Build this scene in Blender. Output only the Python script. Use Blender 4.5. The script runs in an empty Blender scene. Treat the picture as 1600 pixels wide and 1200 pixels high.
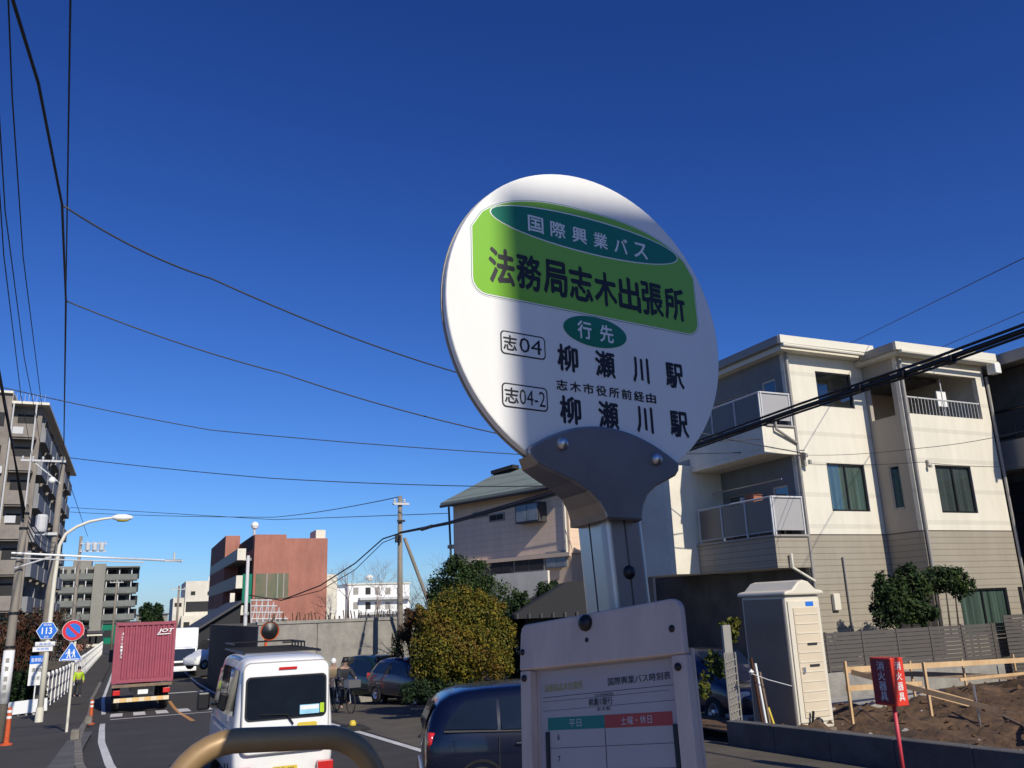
import bpy, bmesh, math, random
from math import sin, cos, pi, radians
from mathutils import Vector, Matrix
random.seed(7)
SC = bpy.context.scene
COL = SC.collection

# ---------------------------------------------------------------- camera
FPX, PITCH, ROLL, HEAD, CZ = 1300.0, radians(15.0), radians(2.07), radians(24.3), 1.95
_f0 = Vector((sin(HEAD), cos(HEAD), 0)); _r0 = Vector((cos(HEAD), -sin(HEAD), 0)); _z = Vector((0, 0, 1))
CF = _f0 * cos(PITCH) + _z * sin(PITCH)
_u0 = _z * cos(PITCH) - _f0 * sin(PITCH)
CR = _r0 * cos(ROLL) - _u0 * sin(ROLL)
CU = _u0 * cos(ROLL) + _r0 * sin(ROLL)
cam_data = bpy.data.cameras.new('camera')
cam = bpy.data.objects.new('camera', cam_data); COL.objects.link(cam)
cam.matrix_world = Matrix(((CR.x, CU.x, -CF.x, 0), (CR.y, CU.y, -CF.y, 0), (CR.z, CU.z, -CF.z, CZ), (0, 0, 0, 1)))
cam_data.sensor_width = 36; cam_data.lens = 36 * FPX / 1600
cam_data.clip_start = 0.05; cam_data.clip_end = 3000
SC.camera = cam

# ---------------------------------------------------------------- sky, sun, exposure
SUN_AZ, SUN_EL = radians(172.0), radians(34.0)      # clockwise from +Y
world = bpy.data.worlds.new('World'); SC.world = world; world.use_nodes = True
wn = world.node_tree.nodes; wl = world.node_tree.links
sky = wn.new('ShaderNodeTexSky'); sky.sky_type = 'NISHITA'; sky.sun_disc = False
sky.sun_elevation = SUN_EL; sky.sun_rotation = SUN_AZ
sky.altitude = 0; sky.air_density = 1.0; sky.dust_density = 0.3; sky.ozone_density = 4.0
tint = wn.new('ShaderNodeMix'); tint.data_type = 'RGBA'; tint.blend_type = 'MULTIPLY'; tint.inputs['Factor'].default_value = 1
tint.inputs['B'].default_value = (.205, .335, .76, 1)      # the camera's deep blue rendering of a clear winter sky
sep = wn.new('ShaderNodeSeparateColor'); com = wn.new('ShaderNodeCombineColor'); wl.new(sky.outputs[0], sep.inputs[0])
for k_, g_ in enumerate((1.45, 1.35, 1.15)):
    pw_ = wn.new('ShaderNodeMath'); pw_.operation = 'POWER'; pw_.inputs[1].default_value = g_
    wl.new(sep.outputs[k_], pw_.inputs[0]); wl.new(pw_.outputs[0], com.inputs[k_])
wl.new(com.outputs[0], tint.inputs['A']); wl.new(tint.outputs['Result'], wn['Background'].inputs['Color'])
wn['Background'].inputs['Strength'].default_value = 0.11
sun_data = bpy.data.lights.new('sun', 'SUN'); sun_data.energy = 4.5; sun_data.angle = radians(0.53)
sun_data.color = (1.0, 0.93, 0.80)
sun = bpy.data.objects.new('sun', sun_data); COL.objects.link(sun)
sd = Vector((sin(SUN_AZ) * cos(SUN_EL), cos(SUN_AZ) * cos(SUN_EL), sin(SUN_EL)))
sun.rotation_euler = sd.to_track_quat('Z', 'Y').to_euler(); sun.location = sd * 60
vs = SC.view_settings; vs.view_transform = 'Standard'; vs.look = 'None'; vs.exposure = 0.0; vs.gamma = 1.0
vs.use_curve_mapping = False

# ---------------------------------------------------------------- helpers
_ys = [-60, -10, 0, 12.5, 26, 41, 55, 80, 500]; _zs = [0, 0, -.1, -.45, -.95, -1.85, -2.1, -2.15, -2.2]
def _lin(y):
    if y <= _ys[0]: return _zs[0]
    for a in range(len(_ys) - 1):
        if y <= _ys[a + 1]:
            return _zs[a] + (_zs[a + 1] - _zs[a]) * (y - _ys[a]) / (_ys[a + 1] - _ys[a])
    return _zs[-1]
def gz(y): return sum(_lin(y + k) for k in (-4, -2, 0, 2, 4)) / 5

def ray(px, py): return CF + CR * ((px - 800) / FPX) - CU * ((py - 600) / FPX)
def hy(px, py, y):
    r = ray(px, py); t = y / r.y; return Vector((r.x * t, y, r.z * t + CZ))
def hx(px, py, x):
    r = ray(px, py); t = x / r.x; return Vector((x, r.y * t, r.z * t + CZ))
def hz(px, py, z):
    r = ray(px, py); t = (z - CZ) / r.z; return Vector((r.x * t, r.y * t, z))
def pd(px, py, d): return ray(px, py) * d + Vector((0, 0, CZ))

def mat(name, col, rough=.6, metal=0., var=.12, scale=6., bump=0., bscale=40., spec=.5, col2=None, streak=0., coat=0., alpha=None):
    m = bpy.data.materials.new(name); m.use_nodes = True
    nt = m.node_tree; b = nt.nodes['Principled BSDF']
    b.inputs['Roughness'].default_value = rough; b.inputs['Metallic'].default_value = metal
    b.inputs['Specular IOR Level'].default_value = spec
    if coat: b.inputs['Coat Weight'].default_value = coat; b.inputs['Coat Roughness'].default_value = .04
    tc = nt.nodes.new('ShaderNodeTexCoord')
    c = (*col, 1); c2 = (*(col2 or [x * (1 - var) for x in col]), 1)
    ns = nt.nodes.new('ShaderNodeTexNoise'); ns.inputs['Scale'].default_value = scale
    ns.inputs['Detail'].default_value = 6; ns.inputs['Roughness'].default_value = .65
    mp = nt.nodes.new('ShaderNodeMapping')
    nt.links.new(tc.outputs['Object'], mp.inputs[0])
    if streak: mp.inputs['Scale'].default_value = (1, 1, streak)
    nt.links.new(mp.outputs[0], ns.inputs['Vector'])
    rp = nt.nodes.new('ShaderNodeValToRGB')
    rp.color_ramp.elements[0].position = .32; rp.color_ramp.elements[0].color = c2
    rp.color_ramp.elements[1].position = .68; rp.color_ramp.elements[1].color = c
    nt.links.new(ns.outputs['Fac'], rp.inputs[0]); nt.links.new(rp.outputs[0], b.inputs['Base Color'])
    if bump:
        n2 = nt.nodes.new('ShaderNodeTexNoise'); n2.inputs['Scale'].default_value = bscale; n2.inputs['Detail'].default_value = 5
        nt.links.new(tc.outputs['Object'], n2.inputs['Vector'])
        bp = nt.nodes.new('ShaderNodeBump'); bp.inputs['Strength'].default_value = bump; bp.inputs['Distance'].default_value = .02
        nt.links.new(n2.outputs['Fac'], bp.inputs['Height']); nt.links.new(bp.outputs[0], b.inputs['Normal'])
        n3 = nt.nodes.new('ShaderNodeTexNoise'); n3.inputs['Scale'].default_value = .35; n3.inputs['Detail'].default_value = 9; n3.inputs['Roughness'].default_value = .75
        nt.links.new(tc.outputs['Object'], n3.inputs['Vector'])
        mr = nt.nodes.new('ShaderNodeMapRange'); mr.inputs[1].default_value = .35; mr.inputs[2].default_value = .65; mr.inputs[3].default_value = .86; mr.inputs[4].default_value = 1.1
        m2 = nt.nodes.new('ShaderNodeMix'); m2.data_type = 'RGBA'; m2.blend_type = 'MULTIPLY'; m2.inputs['Factor'].default_value = 1
        nt.links.new(n3.outputs['Fac'], mr.inputs[0]); nt.links.new(rp.outputs[0], m2.inputs['A']); nt.links.new(mr.outputs[0], m2.inputs['B'])
        nt.links.new(m2.outputs['Result'], b.inputs['Base Color'])
    return m

def siding(name, col, pitch=.10, depth=.35, axis='Z', col2=None):
    m = mat(name, col, .7, var=.13, scale=2.6, col2=col2, streak=.22)
    nt = m.node_tree; b = nt.nodes['Principled BSDF']
    tc = nt.nodes.new('ShaderNodeTexCoord'); sp = nt.nodes.new('ShaderNodeSeparateXYZ')
    nt.links.new(tc.outputs['Object'], sp.inputs[0])
    d = nt.nodes.new('ShaderNodeMath'); d.operation = 'DIVIDE'; d.inputs[1].default_value = pitch
    fr = nt.nodes.new('ShaderNodeMath'); fr.operation = 'FRACT'
    nt.links.new(sp.outputs[axis], d.inputs[0]); nt.links.new(d.outputs[0], fr.inputs[0])
    lt = nt.nodes.new('ShaderNodeMath'); lt.operation = 'LESS_THAN'; lt.inputs[1].default_value = .14
    nt.links.new(fr.outputs[0], lt.inputs[0])
    mx = nt.nodes.new('ShaderNodeMix'); mx.data_type = 'RGBA'; mx.blend_type = 'MULTIPLY'
    mx.inputs['B'].default_value = (1 - depth, 1 - depth, 1 - depth, 1)
    src = b.inputs['Base Color'].links[0].from_socket
    nt.links.new(lt.outputs[0], mx.inputs['Factor']); nt.links.new(src, mx.inputs['A'])
    nt.links.new(mx.outputs['Result'], b.inputs['Base Color'])
    bp = nt.nodes.new('ShaderNodeBump'); bp.inputs['Strength'].default_value = .6; bp.inputs['Distance'].default_value = .02
    nt.links.new(fr.outputs[0], bp.inputs['Height']); nt.links.new(bp.outputs[0], b.inputs['Normal'])
    return m

def glass_mat(name, tint, rough=.03, opacity=.35):
    m = bpy.data.materials.new(name); m.use_nodes = True; nt = m.node_tree
    for n in list(nt.nodes):
        if n.type == 'BSDF_PRINCIPLED': nt.nodes.remove(n)
    out = nt.nodes['Material Output']
    tr = nt.nodes.new('ShaderNodeBsdfTransparent'); tr.inputs[0].default_value = (*tint, 1)
    gl = nt.nodes.new('ShaderNodeBsdfGlossy'); gl.inputs['Roughness'].default_value = rough
    gl.inputs['Color'].default_value = (.9, .95, 1, 1)
    ns = nt.nodes.new('ShaderNodeTexNoise'); ns.inputs['Scale'].default_value = 1.2
    bp = nt.nodes.new('ShaderNodeBump'); bp.inputs['Strength'].default_value = .05; bp.inputs['Distance'].default_value = .02
    tc = nt.nodes.new('ShaderNodeTexCoord'); nt.links.new(tc.outputs['Object'], ns.inputs['Vector'])
    nt.links.new(ns.outputs['Fac'], bp.inputs['Height']); nt.links.new(bp.outputs[0], gl.inputs['Normal'])
    lw_ = nt.nodes.new('ShaderNodeLayerWeight'); lw_.inputs[0].default_value = .5
    pw = nt.nodes.new('ShaderNodeMath'); pw.operation = 'POWER'; pw.inputs[1].default_value = 3.5; nt.links.new(lw_.outputs['Facing'], pw.inputs[0])
    ad = nt.nodes.new('ShaderNodeMath'); ad.operation = 'MULTIPLY_ADD'; ad.inputs[1].default_value = .7; ad.inputs[2].default_value = .04 + opacity * .3; ad.use_clamp = True
    nt.links.new(pw.outputs[0], ad.inputs[0])
    mx = nt.nodes.new('ShaderNodeMixShader')
    nt.links.new(ad.outputs[0], mx.inputs[0]); nt.links.new(tr.outputs[0], mx.inputs[1]); nt.links.new(gl.outputs[0], mx.inputs[2])
    nt.links.new(mx.outputs[0], out.inputs[0])
    return m

class MB:
    def __init__(s): s.v = []; s.f = []; s.m = []
    def add(s, vs, fs, m=0):
        o = len(s.v); s.v += [Vector(v) for v in vs]
        s.f += [tuple(i + o for i in f) for f in fs]; s.m += [m] * len(fs); return s
    def box(s, x0, x1, y0, y1, z0, z1, m=0):
        if x0 > x1: x0, x1 = x1, x0
        if y0 > y1: y0, y1 = y1, y0
        if z0 > z1: z0, z1 = z1, z0
        return s.add([(x0,y0,z0),(x1,y0,z0),(x1,y1,z0),(x0,y1,z0),(x0,y0,z1),(x1,y0,z1),(x1,y1,z1),(x0,y1,z1)],
              [(0,3,2,1),(4,5,6,7),(0,1,5,4),(1,2,6,5),(2,3,7,6),(3,0,4,7)], m)
    def frame(s, o, ax, ay, az, m=0):      # box from origin o and three edge vectors
        o, ax, ay, az = Vector(o), Vector(ax), Vector(ay), Vector(az)
        v = [o, o+ax, o+ax+ay, o+ay, o+az, o+ax+az, o+ax+ay+az, o+ay+az]
        f = [(0,3,2,1),(4,5,6,7),(0,1,5,4),(1,2,6,5),(2,3,7,6),(3,0,4,7)]
        if ax.cross(ay).dot(az) < 0: f = [tuple(reversed(q)) for q in f]
        return s.add(v, f, m)
    def bar(s, p0, p1, w, h, m=0, up=(0,0,1)):   # rectangular bar between two points
        p0, p1 = Vector(p0), Vector(p1); d = p1 - p0; u = Vector(up)
        sd = d.cross(u)
        if sd.length < 1e-5: sd = d.cross(Vector((1,0,0)))
        sd.normalize(); u = sd.cross(d).normalized()
        return s.frame(p0 - sd*w/2 - u*h/2, d, sd*w, u*h, m)
    def tube(s, pts, r, n=8, m=0, cap=True):
        pts = [Vector(p) for p in pts]; rs = r if isinstance(r, (list, tuple)) else [r] * len(pts)
        base = len(s.v); prev = None
        for i, p in enumerate(pts):
            a = pts[max(i-1, 0)]; b = pts[min(i+1, len(pts)-1)]; t = (b - a).normalized()
            if prev is None:
                prev = t.orthogonal().normalized()
            prev = (prev - t * prev.dot(t)).normalized(); q = t.cross(prev)
            for k in range(n):
                an = 2*pi*k/n; s.v.append(p + (prev*cos(an) + q*sin(an)) * rs[i])
        for i in range(len(pts)-1):
            for k in range(n):
                a = base+i*n+k; b = base+i*n+(k+1) % n
                s.f.append((a, b, b+n, a+n)); s.m.append(m)
        if cap:
            s.f.append(tuple(base+k for k in reversed(range(n)))); s.m.append(m)
            s.f.append(tuple(base+(len(pts)-1)*n+k for k in range(n))); s.m.append(m)
        return s
    def cyl(s, p0, p1, r0, r1=None, n=16, m=0): return s.tube([p0, p1], [r0, r0 if r1 is None else r1], n, m)
    def prism(s, pts, o, ax, ay, n, th, m=0):     # polygon in plane (ax, ay) at o, extruded along n by th
        o, ax, ay, n = Vector(o), Vector(ax), Vector(ay), Vector(n); k = len(pts)
        v = [o + ax*a + ay*b for a, b in pts]; v += [p + n*th for p in v]
        ccw = sum(pts[i][0]*pts[(i+1)%k][1] - pts[(i+1)%k][0]*pts[i][1] for i in range(k)) > 0
        flip = (ax.cross(ay).dot(n) * th > 0) != ccw
        f = [tuple(reversed(range(k))), tuple(range(k, 2*k))] + [(i, (i+1) % k, k+(i+1) % k, k+i) for i in range(k)]
        if flip: f = [tuple(reversed(q)) for q in f]
        return s.add(v, f, m)
    def lathe(s, c, prof, n=20, m=0, axis='Z'):
        base = len(s.v); c = Vector(c)
        for r, z in prof:
            for k in range(n):
                a = 2*pi*k/n
                p = Vector((r*cos(a), r*sin(a), z))
                if axis == 'Y': p = Vector((p.x, p.z, p.y))
                if axis == 'X': p = Vector((p.z, p.x, p.y))
                s.v.append(c + p)
        for i in range(len(prof)-1):
            for k in range(n):
                a = base+i*n+k; b = base+i*n+(k+1) % n
                s.f.append((a, b, b+n, a+n)); s.m.append(m)
        return s
    def build(s, name, mats, parent=None, smooth=False, bevel=0, world=False, kind=None, seg=2, sub=0):
        me = bpy.data.meshes.new(name)
        vs_ = s.v
        if world and parent is not None:
            inv = Matrix.LocRotScale(parent.location, parent.rotation_euler, None).inverted()
            vs_ = [inv @ v for v in vs_]
        me.from_pydata([tuple(v) for v in vs_], [], s.f)
        if not isinstance(mats, (list, tuple)): mats = [mats]
        for q in mats: me.materials.append(q)
        me.polygons.foreach_set('material_index', s.m)
        if smooth: me.polygons.foreach_set('use_smooth', [True]*len(me.polygons))
        me.update()
        o = bpy.data.objects.new(name, me); COL.objects.link(o)
        if parent is not None: o.parent = parent
        if bevel:
            b = o.modifiers.new('bevel', 'BEVEL'); b.width = bevel; b.segments = seg; b.limit_method = 'ANGLE'; b.angle_limit = radians(35)
        if sub:
            b = o.modifiers.new('sub', 'SUBSURF'); b.levels = sub; b.render_levels = sub
        if kind: o['kind'] = kind
        return o

def empty(name, loc, rz=0, label=None, cat=None, group=None, kind=None):
    o = bpy.data.objects.new(name, None); COL.objects.link(o)
    o.location = loc; o.rotation_euler = (0, 0, rz); o.empty_display_size = .2
    return tag(o, label, cat, group, kind)
def tag(o, label=None, cat=None, group=None, kind=None):
    if label: o['label'] = label
    if cat: o['category'] = cat
    if group: o['group'] = group
    if kind: o['kind'] = kind
    return o
def dup(o, parent=None, loc=None, rz=None):
    c = o.copy(); COL.objects.link(c)
    if parent is not None: c.parent = parent
    if loc is not None: c.location = loc
    if rz is not None: c.rotation_euler = (0, 0, rz)
    for ch in [q for q in bpy.data.objects if q.parent == o]: dup(ch, c)
    return c
def single(mb, name, m, label, cat, group=None, **kw):
    return tag(mb.build(name, m, **kw), label, cat, group)
def struct(mb, name, m, **kw): return mb.build(name, m, kind='structure', **kw)

_tc = {}
def text(s, w, h, m, M, parent, bold=0., name='lettering', world=False):
    """flat lettering fitted to a w x h box centred at M (4x4, x right, y up, z out)"""
    key = s
    if key not in _tc:
        cu = bpy.data.curves.new('t', 'FONT'); cu.body = s; cu.resolution_u = 2; cu.align_x = 'CENTER'
        t = bpy.data.objects.new('t', cu); COL.objects.link(t)
        dg = bpy.context.evaluated_depsgraph_get(); me = bpy.data.meshes.new_from_object(t.evaluated_get(dg))
        bpy.data.objects.remove(t)
        co = [v.co.copy() for v in me.vertices]
        _tc[key] = (co, [tuple(p.vertices) for p in me.polygons]); bpy.data.meshes.remove(me)
    co, fs = _tc[key]
    x0 = min(v.x for v in co); x1 = max(v.x for v in co); y0 = min(v.y for v in co); y1 = max(v.y for v in co)
    mb = MB(); bx = bold*.5*w/max(x1-x0, .2); by = bold*.5*h/max(y1-y0, .2)
    for q, (dx, dy) in enumerate(((0,0),(-1,0),(1,0),(0,-1),(0,1),(-.7,.7),(.7,-.7)) if bold >= .01 else ((0,0),)):
        mb.add([M @ Vector((((v.x-x0)/(x1-x0)-.5)*w*(1-2*bold*.4)+dx*bx, ((v.y-y0)/(y1-y0)-.5)*h*(1-2*bold*.4)+dy*by, q*.00003)) for v in co], fs)
    return mb.build(name, m, parent, world=world)

def basis(o, x, y):
    x = Vector(x).normalized(); z = x.cross(Vector(y)).normalized(); y = z.cross(x)
    return Matrix(((x.x, y.x, z.x, o[0]), (x.y, y.y, z.y, o[1]), (x.z, y.z, z.z, o[2]), (0, 0, 0, 1)))

def rrect(x0, x1, y0, y1, r, n=5):
    p = []
    for cx, cy, a0 in ((x1-r, y1-r, 0), (x0+r, y1-r, 90), (x0+r, y0+r, 180), (x1-r, y0+r, 270)):
        for k in range(n+1):
            a = radians(a0 + 90*k/n); p.append((cx + r*cos(a), cy + r*sin(a)))
    return p
def ellipse(cx, cy, a, b, n=40): return [(cx+a*cos(2*pi*k/n), cy+b*sin(2*pi*k/n)) for k in range(n)]

def leafcloud(blobs, n, size, mats, name, parent, seed=1, kind='stuff', tufts=7):
    """n small leaf faces through ellipsoid blobs [(centre, (rx,ry,rz), weight)], denser near their skin"""
    rnd = random.Random(seed); mb = MB(); full = list(blobs)
    for (c, r, w) in blobs:                  # small tufts that break the outline
        for _ in range(tufts):
            d = Vector((rnd.gauss(0,1), rnd.gauss(0,1), rnd.gauss(.3,1))).normalized(); q = rnd.uniform(.16,.34)
            full.append(((c[0]+d.x*r[0]*.98, c[1]+d.y*r[1]*.98, c[2]+d.z*r[2]*.98), (r[0]*q, r[1]*q, r[2]*q*1.2), w*q*q*.9))
    blobs = full; tot = sum(b[2] for b in blobs)
    for (c, r, w) in blobs:
        c = Vector(c)
        for _ in range(int(n*w/tot)):
            d = Vector((rnd.gauss(0,1), rnd.gauss(0,1), rnd.gauss(0,1))).normalized()
            k = rnd.random()**.35 * rnd.uniform(.82, 1.08)
            p = c + Vector((d.x*r[0], d.y*r[1], d.z*r[2])) * k
            nrm = (d + Vector((rnd.gauss(0,.7), rnd.gauss(0,.7), rnd.gauss(0,.7)+.3))).normalized()
            a = nrm.orthogonal().normalized(); q = Matrix.Rotation(rnd.random()*6.28, 3, nrm) @ a
            b = nrm.cross(q); s = size * rnd.uniform(.6, 1.35)
            mb.add([p - q*s, p + b*s*.45, p + q*s, p - b*s*.45], [(0, 1, 2, 3)], (rnd.randrange(len(mats)) if rnd.random() < .45 else int((math.sin(p.x*2.1+p.z*2.7)+1)*.4999*len(mats))))
    o = mb.build(name, mats, parent, world=parent is not None)
    if kind: o['kind'] = kind
    return o

def twigs(mb, p, d, L, r, depth, rnd, spread=.5, m=0):
    q = Vector(p) + Vector(d).normalized()*L
    mid = (Vector(p)+q)/2 + Vector((rnd.gauss(0,.05), rnd.gauss(0,.05), rnd.gauss(0,.03)))*L
    mb.tube([p, mid, q], [r, r*.8, r*.6], 4 if depth < 2 else 6, m, cap=False)
    if depth == 0: return
    for _ in range(3 if depth > 1 else 2):
        e = (Vector(d).normalized() + Vector((rnd.gauss(0,spread), rnd.gauss(0,spread), rnd.gauss(.1,spread)))).normalized()
        twigs(mb, q, e, L*rnd.uniform(.6,.82), r*.55, depth-1, rnd, spread, m)

def wire(name, pts, r, m, label, group=None, sag=0., cat='cable', n=20):
    """hanging cable through support points with a parabola of sag between each pair"""
    P = []
    for i in range(len(pts)-1):
        a, b = Vector(pts[i]), Vector(pts[i+1])
        for k in range(n):
            t = k/n; P.append(a.lerp(b, t) - Vector((0,0,1))*sag*4*t*(1-t))
    P.append(Vector(pts[-1]))
    return single(MB().tube(P, r, 6), name, m, label, cat, group, smooth=True)

# ---------------------------------------------------------------- materials
M = {}
M['asphalt'] = mat('asphalt', (.055,.051,.047), .9, var=.3, scale=1.5, bump=.5, bscale=120, col2=(.038,.036,.034))
M['asphalt2'] = mat('worn_asphalt', (.062,.055,.047), .92, var=.3, scale=.9, bump=.4, bscale=90, col2=(.045,.040,.034))
M['earth'] = mat('far_ground', (.12,.10,.07), .95, var=.3, scale=.3)
M['soil'] = mat('soil', (.15,.085,.042), .95, scale=5, bump=1., bscale=9, col2=(.040,.024,.015))
M['gravel'] = mat('gravel_bed', (.42,.40,.36), .95, var=.3, scale=5, bump=.8, bscale=50)
M['paint'] = mat('road_paint', (.72,.71,.68), .7, var=.3, scale=9, bump=.1)
M['orangeline'] = mat('orange_paint', (.62,.30,.08), .7, var=.3, scale=9)
M['kerb'] = mat('kerb_concrete', (.22,.20,.165), .85, var=.35, scale=4, bump=.4)
M['conc'] = mat('concrete', (.33,.31,.27), .85, scale=2.2, bump=.5, bscale=14, col2=(.21,.20,.18))
M['concdark'] = mat('dark_mottled_concrete', (.13,.125,.12), .9, var=.45, scale=1.5, bump=.4, bscale=18)  # darker than the plain concrete, mottled by noise
M['concpole'] = mat('pole_concrete', (.27,.235,.19), .8, var=.3, scale=3, bump=.2, streak=.3)
M['white'] = mat('white_gloss_paint', (.80,.80,.78), .35, var=.03, scale=3)
M['signwhite'] = mat('sign_white', (.81,.81,.78), .30, scale=7, coat=.2, streak=.15, col2=(.74,.735,.70))
M['cream'] = mat('cream_stucco', (.74,.69,.57), .85, var=.10, scale=1.5, streak=.25, bump=.15, bscale=60)
M['cream2'] = mat('pale_stucco', (.66,.62,.53), .85, var=.08, scale=1.5, bump=.15, bscale=60)
M['stripwall'] = mat('shaded_strip_stucco', (.40,.35,.285), .85, var=.1, scale=2, streak=.3)  # shade on the side strip is put into this darker wall colour
M['recess'] = mat('shaded_recess_stucco', (.22,.225,.22), .85, var=.15, scale=2)  # dark colour stands in for the shade inside the balcony recess
M['fencegrey'] = mat('grey_fence_paint', (.34,.34,.36), .7, var=.15, scale=3)
M['greysiding'] = siding('grey_lap_siding', (.36,.315,.245), .17, .35)
M['white_siding'] = siding('cream_joint_siding', (.74,.69,.57), .90, .12)
M['brownsiding'] = siding('tan_lap_siding', (.84,.63,.47), .24, .10)
M['tan'] = mat('tan_wall', (.60,.46,.35), .85, var=.08, scale=1)
M['roofgreen'] = siding('grey_green_roof', (.20,.24,.21), .45, .3)
M['roofdark'] = mat('dark_roof', (.05,.05,.055), .6, var=.2, scale=3)
M['fascia'] = mat('cream_trim', (.70,.66,.54), .5, var=.05)
M['trimgrey'] = mat('grey_trim', (.30,.28,.25), .5, var=.08)
M['metal'] = mat('brushed_aluminium', (.52,.52,.54), .34, .9, var=.05, scale=6, streak=.05)
M['metalflat'] = mat('satin_aluminium', (.30,.285,.275), .36, .75, scale=9, col2=(.23,.22,.215))
M['metaldull'] = mat('dull_painted_metal', (.66,.51,.42), .6, .05, scale=18, streak=.3, col2=(.50,.39,.33))
M['blackmetal'] = mat('black_metal', (.02,.02,.022), .4, .3, var=.2)
M['brass'] = mat('bronze_tube', (.36,.235,.11), .42, .25, var=.15, scale=9)
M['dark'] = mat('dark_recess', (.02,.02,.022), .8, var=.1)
M['rubber'] = mat('tyre_rubber', (.02,.02,.02), .85, var=.2, bump=.3)
M['chrome'] = mat('chrome', (.8,.8,.8), .12, 1., var=.02)
M['cable'] = mat('cable_black', (.012,.012,.014), .55, var=.1)
M['cablegrey'] = mat('cable_grey', (.045,.05,.06), .6, var=.1)
M['green'] = mat('sign_lime_green', (.20,.47,.03), .32, var=.02, coat=.2)
M['dgreen'] = mat('sign_deep_green', (.0,.17,.09), .32, var=.02, coat=.2)
M['ink'] = mat('ink_black', (.012,.012,.016), .5, var=.02)
M['blue'] = mat('sign_blue', (.02,.16,.62), .35, var=.05)
M['red'] = mat('sign_red', (.62,.02,.04), .4, var=.05)
M['redbox'] = mat('scarlet_paint', (.70,.045,.02), .45, var=.12, scale=6)
M['orange'] = mat('orange_plastic', (.62,.11,.03), .5, var=.2, scale=8)
M['yellow'] = mat('yellow_paint', (.70,.52,.05), .5, var=.15)
M['hivis'] = mat('hi_vis_fabric', (.42,.62,.02), .7, var=.2)
M['skin'] = mat('skin', (.42,.26,.19), .6, var=.1)
M['cloth'] = mat('dark_clothing', (.03,.032,.04), .9, var=.3)
M['clothtan'] = mat('tan_clothing', (.25,.19,.12), .9, var=.3)
M['navy'] = mat('navy_car_paint', (.002,.004,.016), .22, .0, var=.05, coat=.5)
M['carblack'] = mat('dark_blue_car_paint', (.012,.016,.045), .3, .3, var=.05, coat=1.)
M['vanwhite'] = mat('van_white_paint', (.80,.80,.78), .32, var=.02, coat=.6)
M['maroon'] = mat('faded_maroon_paint', (.33,.065,.10), .55, var=.18, scale=2.2, bump=.1)
M['lampred'] = mat('red_lens', (.55,.02,.02), .15, var=.05, coat=.8)
M['lampamber'] = mat('amber_lens', (.7,.28,.03), .15, var=.05, coat=.8)
M['wood'] = mat('new_timber', (.66,.46,.25), .7, scale=3, streak=.2, col2=(.50,.31,.15))
M['woodold'] = mat('weathered_timber', (.24,.17,.11), .8, scale=3, col2=(.15,.10,.07))
M['brick_red'] = mat('terracotta_render', (.40,.165,.115), .8, scale=1.3, bump=.2, bscale=20, streak=.2, col2=(.31,.125,.09))
M['toilet'] = mat('cream_plastic', (.68,.62,.49), .5, var=.08, scale=2)
M['toiletside'] = mat('cream_plastic_door', (.64,.54,.39), .5, var=.08, scale=2)
M['fence'] = mat('taupe_aluminium', (.115,.10,.085), .5, .2, var=.08)
M['glass'] = glass_mat('window_glass', (.78,.84,.84), .03, .15)
M['cglass'] = mat('tinted_car_glass', (.010,.015,.024), .04, var=.3, scale=2, spec=.6)
M['panel'] = mat('smoked_balcony_panel', (.15,.13,.11), .35, var=.1)
M['gpanel'] = mat('grey_balcony_panel', (.40,.38,.36), .35, .1, var=.06)
M['curtain'] = mat('pale_curtain', (.30,.34,.27), .9, scale=9, streak=.02, col2=(.05,.065,.055))
M['curtain2'] = mat('grey_curtain', (.22,.21,.19), .9, scale=9, streak=.02, col2=(.045,.045,.05))
M['bark'] = mat('bark', (.10,.07,.05), .9, var=.3, bump=.5)
M['twig'] = mat('bare_twigs', (.30,.23,.20), .9, var=.3)
M['leafd1'] = mat('dark_leaf', (.030,.055,.018), .6, var=.3, scale=20, spec=.12); M['leafd2'] = mat('mid_leaf', (.055,.085,.022), .6, var=.3, scale=20, spec=.12)
M['leafd3'] = mat('deep_leaf', (.016,.032,.014), .6, var=.3, scale=20, spec=.12)
M['leafy1'] = mat('golden_leaf', (.20,.155,.018), .6, var=.3, scale=20, spec=.12); M['leafy2'] = mat('olive_leaf', (.105,.105,.018), .6, var=.3, scale=20, spec=.12)
M['leafy3'] = mat('rusty_leaf', (.15,.095,.02), .6, var=.3, scale=20, spec=.12)
M['leafr1'] = mat('russet_leaf', (.095,.042,.024), .7, var=.3, scale=20, spec=.12); M['leafr2'] = mat('dry_brown_leaf', (.085,.058,.036), .7, var=.3, scale=20, spec=.12)
M['aptwall'] = mat('beige_tile_wall', (.27,.235,.20), .8, scale=1.2, bump=.1, col2=(.19,.165,.145))
M['aptgrey'] = mat('grey_balcony_slab', (.25,.25,.26), .8, var=.2, scale=.7)
M['aptfar'] = mat('taupe_tile_wall', (.27,.26,.22), .85, var=.2, scale=.3)
M['aptfar2'] = mat('grey_brown_parapet', (.20,.21,.19), .85, var=.3, scale=.6)
M['palegrey'] = mat('pale_grey_paint', (.55,.55,.55), .6, var=.1)
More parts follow.
